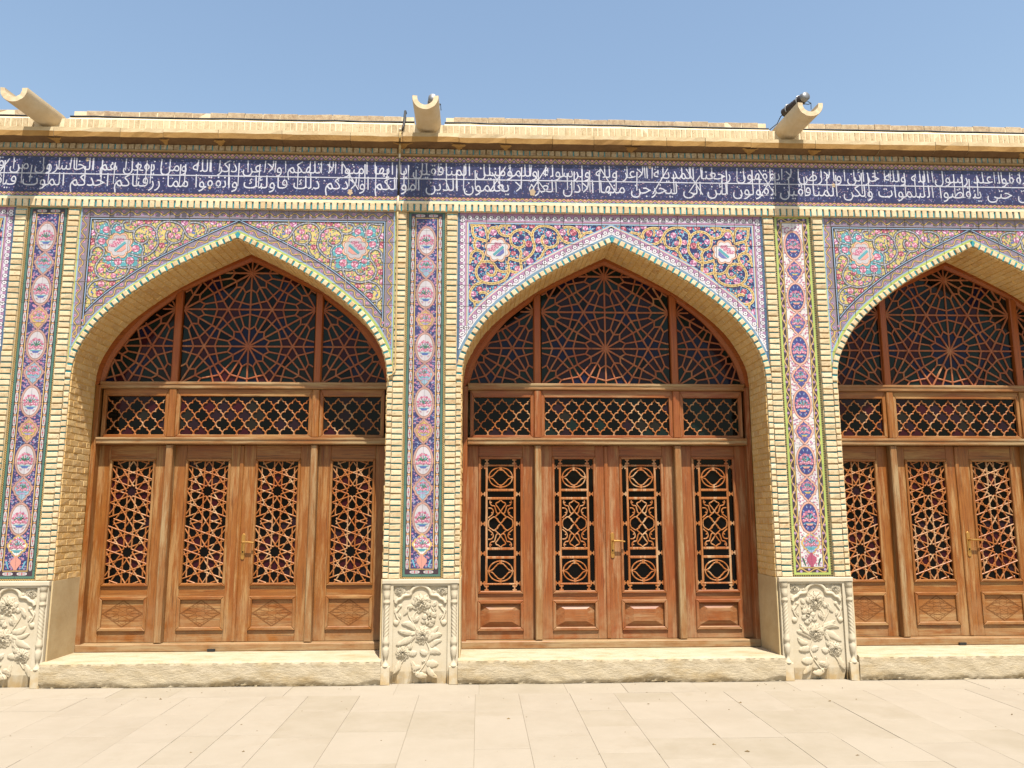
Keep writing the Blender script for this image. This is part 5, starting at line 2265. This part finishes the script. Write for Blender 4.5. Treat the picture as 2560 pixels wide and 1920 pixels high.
def build_door(label, kind, c, group):
    t = thing('arched_door', label, 'door', (c, 0, 0), group)
    rg = random.Random(31 if kind == 'star' else 57)
    mats = WA if kind == 'star' else WB
    # arched frame: flat outer member and bevelled inner member
    outer = [(x, z) for x, z in ARCH_R]
    oc = resample(outer, 0.06)
    ic0 = resample(FAN_S, 0.06)
    n = 40
    o_ = [oc[round(i * (len(oc) - 1) / n)] for i in range(n + 1)]
    i_ = [ic0[round(i * (len(ic0) - 1) / n)] for i in range(n + 1)]
    fm = MB()
    for s in (1, -1):
        vs = []
        for (ox, oz), (ix, iz) in zip(o_, i_):
            m1 = lerp2((ox, oz), (ix, iz), 0.55)
            m2 = lerp2((ox, oz), (ix, iz), 0.66)
            row = [(ox, 0.455, oz + .004), (m1[0], 0.455, m1[1]), (m1[0], 0.466, m1[1]), (m2[0], 0.472, m2[1]), (ix, 0.492, iz), (ix, 0.53, iz)]
            vs += [(s * x, y, z) for x, y, z in row]
        fs = []
        for k in range(n):
            for j in range(5):
                f = [k * 6 + j, k * 6 + j + 1, k * 6 + j + 7, k * 6 + j + 6]
                fs.append(f if s > 0 else f[::-1])
        fm.add(vs, fs, 1)
    fm.obj('arch_frame', WARCH, t)
    for s in (-1, 1):
        mb = MB()
        a, b = sorted((s * 1.398, s * (HALF - 0.008)))
        mb.box(a, b, 0.452, 0.60, 0.2, 2.74, 0, 0.005)
        mb.obj('jamb', mats if kind == 'star' else WB, t)
        for (z0, z1, wd, yf) in ((0.285, 2.152, 0.066, 0.462), (2.223, 2.702, 0.072, 0.458), (2.762, 3.70, 0.072, 0.470)):
            mb = MB()
            w2 = wd / 2
            mb.box(s * 0.70 - w2, s * 0.70 + w2, yf, 0.60, z0, z1 if z0 < 2.7 else 3.706, 0, 0.008)
            if z0 > 2.7:
                mb.v = [(x, y, z - (0.03 if (z > 3.6 and abs(x) > 0.70) else 0)) for x, y, z in mb.v]
            mb.obj('mullion', WBARE if z0 < 2 else mats if z0 < 2.7 else WARCH, t)
    mb = MB()
    mb.box(-1.4, 1.4, 0.440, 0.60, 2.155, 2.221, 1, 0.008)
    mb.box(-1.4, 1.4, 0.432, 0.50, 2.196, 2.2205, 1, 0.005)
    mb.obj('rail', WBARE, t)
    mb = MB()
    mb.box(-1.4, 1.4, 0.450, 0.60, 2.704, 2.762, 1, 0.008)
    mb.box(-1.4, 1.4, 0.443, 0.50, 2.744, 2.7705, 1, 0.004)
    mb.obj('rail', WBARE, t)
    mb = MB()
    mb.box(-1.443, 1.443, 0.445, 0.60, 0.212, 0.280, 1, 0.006)
    mb.obj('sill', WBARE, t)
    bk = MB()
    bk.box(-1.44, 1.44, 0.605, 0.62, 0.2, 4.0)
    if kind == 'star':
        scheme = dict(core='blue', hub='brown', star='red', mid='green', gap='blue')
        cols = ['black', 'black', 'red', 'plum', 'black', 'black', 'brown', 'black', 'black']
    else:
        scheme = dict(core='plum', hub='green', star='blue', mid='plum', gap='green')
        cols = ['black', 'black', 'green', 'brown', 'black', 'plum', 'black', 'black']
    build_fan(t, True, scheme)
    for u0, u1 in ((-0.629, 0.629), (0.772, 1.338), (-1.338, -0.772)):
        build_transom(t, u0, u1, mats, rg, cols)
    lv = []
    for k in range(4):
        lv.append(star_leaf(t, k, mats, rg) if kind == 'star' else scroll_leaf(t, k, mats))
    mb = MB()
    mb.box(-0.034, 0.004, 0.530, 0.60, 0.284, 2.148, 0, 0.006)
    mb.obj('meeting_stile', mats, lv[1])
    handle(lv[2], 0.036, 1.17)
    return t


door_l = build_door('arched wooden door with ten-point star lattices under the left yellow-tiled arch', 'star', -1.8, 'arched lattice doors')
build_door('reddish arched wooden door with oval scroll lattices under the middle blue-tiled arch', 'scroll', 1.8, 'arched lattice doors')
for c, lab in ((5.4, 'arched star-lattice wooden door cut off by the right edge of the picture'),
               (-5.4, 'arched wooden door beyond the left edge, almost hidden behind the leftmost pilaster')):
    d_ = copy_tree(door_l)
    d_.location = (c, 0, 0)
    d_['label'] = lab
    d_['group'] = 'arched lattice doors'

# ================================================================== stone steps
def step(c, label):
    g = random.Random(int(c * 31))
    mb = MB()
    nx, h0, h1 = 170, HALF - 0.125, 0.216
    a, b = -1.462, 1.462
    prof = [(0.0, 0.002), (0.0, 0.016), (0.0, 0.03), (0.0, 0.045), (0.0, 0.06), (0, 0.09), (0, 0.12), (0, 0.15), (0, 0.18), (0, 0.203), (0.012, 0.214), (0.05, 0.216), (0.3, 0.213), (0.62, 0.209)]
    vs = []
    ph = [g.random() * 6.28 for _ in range(12)]
    for i in range(nx + 1):
        u = a + (b - a) * i / nx
        er = 0.5 + 0.5 * sin(u * 3.1 + ph[0]) * sin(u * 7.3 + ph[1])
        for j, (dy, z) in enumerate(prof):
            y = -0.105 + dy
            if j < 10:
                low = max(0, (0.050 * (0.25 + er) - z)) / 0.050
                y += 0.030 * low * (0.4 + g.random() * .9) + 0.0015 * sin(u * 23 + z * 40 + ph[2]) + jit(g, .003)
            if j == 10:
                y += jit(g, .004) + .003
            zz = z + (jit(g, .002) if 8 < j < 12 else 0)
            vs.append((u, y, zz))
    m_ = len(prof)
    fs = []
    for i in range(nx):
        for j in range(m_ - 1):
            fs.append([i * m_ + j, (i + 1) * m_ + j, (i + 1) * m_ + j + 1, i * m_ + j + 1])
    mb.add(vs, fs)
    mb.add([(a, -.1, 0), (a, .62, 0), (a, .62, .209), (a, -.1, .21), (b, -.1, 0), (b, .62, 0), (b, .62, .209), (b, -.1, .21)], [[3, 2, 1, 0], [4, 5, 6, 7]])
    o = mb.obj('stone_step', STEP, None, (c, 0, 0), smooth=True)
    o.data.set_sharp_from_angle(angle=R(50))
    tag(o, label, 'step', 'worn stone thresholds')
    if c in (-1.8, 5.4):
        dh = MB()
        dh.box(-0.215, -0.145, 0.425, 0.50, 0.2135, 0.236)
        dh.obj('drain_hole', BLACKP, o)


step(-1.8, 'worn stone step with crumbling foot below the left star-lattice door')
step(1.8, 'worn stone step below the middle scroll-lattice door')
step(5.4, 'worn stone step running out of the picture at the right')
step(-5.4, 'worn stone step beyond the left edge of the picture')

# ================================================================== carved pedestals
def leaf3(mb, a, b, wd, h, bend=0.0, lob=3):
    """a carved acanthus-like leaf from a to b in the panel plane, front towards -Y"""
    n = 9
    ax, az = a
    dx, dz = b[0] - ax, b[1] - az
    ln = math.hypot(dx, dz)
    tx, tz = dx / ln, dz / ln
    nx_, nz_ = -tz, tx
    vs = []
    for i in range(n + 1):
        t = i / n
        bw = bend * ln * sin(pi * t) * 0.5
        cx, cz = ax + dx * t + nx_ * bw, az + dz * t + nz_ * bw
        wv = wd * 0.5 * (sin(pi * min(1, 0.12 + t * 0.88)) ** 0.6) * (1 + 0.28 * abs(sin(lob * pi * t)))
        hh = h * (0.55 + 0.45 * sin(pi * t)) * (1 if t < .85 else 1.1)
        for q, yy in ((-1, 0.0), (-0.66, 0.9), (0, 0.30), (0.66, 1.0), (1, 0.0)):
            vs.append((cx + nx_ * wv * q, -0.0 - hh * yy, cz + nz_ * wv * q))
    fs = []
    for i in range(n):
        for j in range(4):
            fs.append([i * 5 + j, i * 5 + j + 1, (i + 1) * 5 + j + 1, (i + 1) * 5 + j])
    mb.add(vs, fs)


def stem3(mb, pts, wd, h):
    pts = catmull(pts, 4)
    n = len(pts)
    vs = []
    for q, yy in ((1.0, 0.0), (0.7, 0.75), (0.0, 1.0), (-0.7, 0.75), (-1.0, 0.0)):
        L, Rr = offset_line(pts, wd / 2 * abs(q) if q else 1e-5)
        src = L if q >= 0 else Rr
        vs.append([(p[0], -h * yy, p[1]) for p in src])
    flat = [vs[j][i] for i in range(n) for j in range(5)]
    fs = []
    for i in range(n - 1):
        for j in range(4):
            fs.append([i * 5 + j, (i + 1) * 5 + j, (i + 1) * 5 + j + 1, i * 5 + j + 1])
    mb.add(flat, fs)


def flower3(mb, c, r, h, rg, rings=((13, 1.0, .85), (11, .74, 1.15), (8, .5, 1.4), (5, .3, 1.6))):
    for n, k, hh in rings:
        a0 = rg.random() * 6
        for i in range(n):
            a = a0 + 2 * pi * i / n + jit(rg, .15)
            leaf3(mb, (c[0] + r * k * .25 * cos(a), c[1] + r * k * .25 * sin(a)), (c[0] + r * k * cos(a), c[1] + r * k * sin(a)), r * k * .62, h * hh * rg.uniform(.8, 1.15), jit(rg, .3), 1)


def ball3(mb, c, r, h):
    vs, fs = [], []
    n, m_ = 12, 4
    for j in range(m_):
        t = (pi / 2) * j / m_
        for i in range(n):
            vs.append((c[0] + r * cos(t) * cos(2 * pi * i / n), -h * sin(t), c[1] + r * cos(t) * sin(2 * pi * i / n)))
    vs.append((c[0], -h, c[1]))
    for j in range(m_ - 1):
        for i in range(n):
            fs.append([j * n + i, j * n + (i + 1) % n, (j + 1) * n + (i + 1) % n, (j + 1) * n + i])
    for i in range(n):
        fs.append([(m_ - 1) * n + i, (m_ - 1) * n + (i + 1) % n, m_ * n])
    mb.add(vs, fs)


def pedestal(c, flip, label, seed):
    t = thing('carved_pedestal', label, 'pedestal', (c, 0, 0), 'carved limestone pedestals')
    rg = random.Random(seed)
    HW, ZT = 0.338, 0.897
    YF, YP = -0.062, -0.040            # frame front, sunk panel
    mb = MB()
    # body with a crumbled foot
    nx = 36
    prof = [(0.03, 0.0), (0.012, 0.02), (0.0, 0.045), (0, 0.1), (0, 0.3), (0, 0.6), (0, ZT)]
    iu = 0.243

    def frontface(u0, u1, y, za, zb, nn, erode):
        rows = [za + (zb - za) * k / 8 for k in range(9)]
        vs = []
        for i in range(nn + 1):
            u = u0 + (u1 - u0) * i / nn
            for k, z in enumerate(rows):
                e = erode * max(0, (0.05 + 0.03 * sin(u * 17 + seed) - z) / 0.06) * rg.uniform(.4, 1.2) if z < 0.08 else 0
                vs.append((u, y + min(e, .06), z))
        fs = []
        for i in range(nn):
            for k in range(8):
                fs.append([i * 9 + k, (i + 1) * 9 + k, (i + 1) * 9 + k + 1, i * 9 + k + 1])
        mb.add(vs, fs)
    zs0 = 0.845
    for s in (-1, 1):
        a, b = sorted((s * iu, s * HW))
        frontface(a, b, YF, 0.0, ZT, 6, 0.05)
        xx = s * iu
        mb.add([(xx, YF, 0.0), (xx, YP, 0.0), (xx, YP, zs0), (xx, YF, zs0)], [[0, 1, 2, 3] if s < 0 else [3, 2, 1, 0]])
        xx = s * HW
        mb.add([(xx, YF, 0.0), (xx, 0.012, 0.0), (xx, 0.012, ZT), (xx, YF, ZT)], [[0, 1, 2, 3] if s > 0 else [3, 2, 1, 0]])
    frontface(-iu, iu, YP, 0.0, zs0, 22, 0.05)
    frontface(-iu, iu, YF, zs0, ZT, 4, 0)
    mb.add([(-iu, YP, zs0), (iu, YP, zs0), (iu, YF, zs0), (-iu, YF, zs0)], [[0, 1, 2, 3]])
    mb.add([(-HW, YF, ZT), (HW, YF, ZT), (HW, 0.012, ZT), (-HW, 0.012, ZT)], [[0, 1, 2, 3]])
    mb.obj('block', CARVED, t)
    cap = MB()
    cap.box(-HW - .006, HW + .006, YF - 0.010, 0.012, 0.862, ZT + .003, 0, 0.004)
    cap.obj('top_moulding', CARVED, t)
    k = -1 if flip else 1

    def Z(x, y):
        return (k * (x - 790) * 0.000712, 0.895 - (y - 250) * 0.000652)
    cv = MB()
    h = 0.014
    # niche arch
    stem3(cv, [Z(*p) for p in ((480, 560), (500, 520), (545, 500), (580, 462), (655, 450), (672, 400), (720, 350), (790, 328), (860, 350), (905, 400), (922, 450), (1000, 462), (1036, 500), (1080, 520), (1100, 560))], 0.034, 0.026)
    cvt = [(-iu + .004, 0.0)]
    flower3(cv, Z(530, 392), 0.052, h, rg)
    flower3(cv, Z(1062, 388), 0.052, h, rg)
    for (a, b, w_) in (((600, 350), (680, 330), 50), ((980, 350), (900, 330), 50), ((480, 470), (470, 560), 50), ((1095, 470), (1105, 560), 50), ((620, 400), (650, 430), 40), ((960, 400), (930, 430), 40)):
        leaf3(cv, Z(*a), Z(*b), w_ * .0007, h)
    flower3(cv, Z(800, 560), 0.088, 0.020, rg, ((9, 1.0, .9), (9, .75, 1.2), (7, .5, 1.5), (4, .3, 1.7)))
    flower3(cv, Z(820, 985), 0.084, 0.017, rg, ((11, 1.0, .8), (9, .72, 1.2), (7, .48, 1.5), (4, .3, 1.7)))
    flower3(cv, Z(580, 1215), 0.066, 0.018, rg)
    flower3(cv, Z(905, 745), 0.066, 0.020, rg, ((5, 1.05, 1.0), (4, .35, 1.4)))
    LV = [((740, 960), (490, 1115), 78), ((725, 905), (555, 835), 72), ((745, 965), (510, 925), 56), ((700, 1000), (640, 1120), 50), ((870, 1060), (1065, 975), 78), ((905, 1010), (1020, 875), 60),
          ((930, 1140), (1060, 1060), 60), ((900, 1210), (1050, 1225), 76), ((880, 1235), (790, 1190), 62), ((870, 1360), (1022, 1370), 88), ((880, 1380), (1012, 1550), 66), ((735, 1490), (890, 1525), 70),
          ((725, 1480), (685, 1320), 58), ((545, 1330), (465, 1490), 66), ((620, 1160), (690, 1090), 66), ((660, 1235), (755, 1215), 66), ((800, 1400), (690, 1450), 56), ((695, 825), (735, 690), 66),
          ((705, 805), (775, 735), 48), ((640, 600), (575, 722), 50), ((640, 640), (660, 590), 40), ((940, 600), (990, 540), 46), ((700, 600), (640, 640), 50), ((835, 1350), (825, 1310), 40), ((960, 660), (985, 620), 40),
          ((880, 820), (960, 850), 60), ((800, 790), (850, 830), 60)]
    for a, b, w_ in LV:
        leaf3(cv, Z(*a), Z(*b), w_ * .00070, 0.016 * rg.uniform(.85, 1.2), jit(rg, .35))
    for p in (((640, 650), (642, 725), (700, 830), (745, 925)), ((865, 1065), (912, 1190), (885, 1300), (835, 1395), (755, 1505)), ((600, 1290), (545, 1380)), ((930, 620), (965, 680)), ((790, 640), (720, 700), (700, 790))):
        stem3(cv, [Z(*q) for q in p], 0.013, 0.011)
    for s in (0, 1):
        mir = (lambda q: q) if s == 0 else (lambda q: (1572 - q[0], q[1]))
        stem3(cv, [Z(*mir(q)) for q in ((545, 585), (515, 640), (482, 690), (498, 750), (522, 790), (500, 832), (462, 815))], 0.020, 0.014)
        ball3(cv, Z(*mir((535, 600))), 0.018, 0.016)
        ball3(cv, Z(*mir((488, 822))), 0.028, 0.018)
        leaf3(cv, Z(*mir((500, 640))), Z(*mir((462, 690))), .03, h)
        leaf3(cv, Z(*mir((515, 700))), Z(*mir((545, 770))), .026, h)
    cv.v = [(x + jit(rg, .0006), y * 0.82 + YP + 0.001 + jit(rg, .0007), z + jit(rg, .0006)) for x, y, z in cv.v]
    cv.obj('floral_relief', CARVED, t, smooth=True)
    # twisted colonnettes
    for s in (-1, 1):
        cm = MB()
        n = 20
        st = []
        zz = [0.155, 0.165, 0.175, 0.188, 0.20, 0.215, 0.235, 0.255, 0.285, 0.312, 0.325, 0.34, 0.352, 0.368, 0.40]
        rr_ = [.034, .034, .024, .016, .012, .011, .020, .025, .028, .028, .020, .026, .031, .030, .024]
        zt_ = [0.40 + 0.28 * i / 40 for i in range(1, 41)]
        zc = [0.69, 0.70, 0.706, 0.72, 0.735, 0.74, 0.76, 0.775, 0.78, 0.80, 0.815, 0.82, 0.84, 0.858]
        rc = [.023, .031, .031, .025, .024, .028, .026, .030, .027, .032, .026, .033, .031, .036]
        allz = [(z, r, 0) for z, r in zip(zz, rr_)] + [(z, .0225, 1) for z in zt_] + [(z, r, 0) for z, r in zip(zc, rc)]
        vs = []
        for (z, r, tw) in allz:
            for i in range(n):
                a = 2 * pi * i / n
                q = r * (1 + (0.13 * sin(4 * a + s * z * 190) if tw else 0))
                vs.append((q * cos(a), q * sin(a), z))
        fs = []
        for j in range(len(allz) - 1):
            for i in range(n):
                fs.append([j * n + i, j * n + (i + 1) % n, (j + 1) * n + (i + 1) % n, (j + 1) * n + i])
        cm.add(vs, fs)
        cm.obj('colonnette', CARVED, t, (s * 0.300, YF - 0.004, 0), smooth=True)
        pl = MB()
        pl.box(s * 0.300 - .042, s * 0.300 + .042, YF - 0.030, YF + .01, 0.0, 0.156, 0, 0.004)
        pl.v = [(x + jit(rg, .002), y + (jit(rg, .006) if z < .05 else 0), z) for x, y, z in pl.v]
        pl.obj('colonnette_plinth', CARVED, t)
    return t


pedestal(-3.6, True, 'carved limestone pedestal cut off by the left edge of the picture', 3)
pedestal(0.0, False, 'carved limestone pedestal with flowers between the left and middle doors', 1)
pedestal(3.6, True, 'carved limestone pedestal with flowers between the middle and right doors', 2)
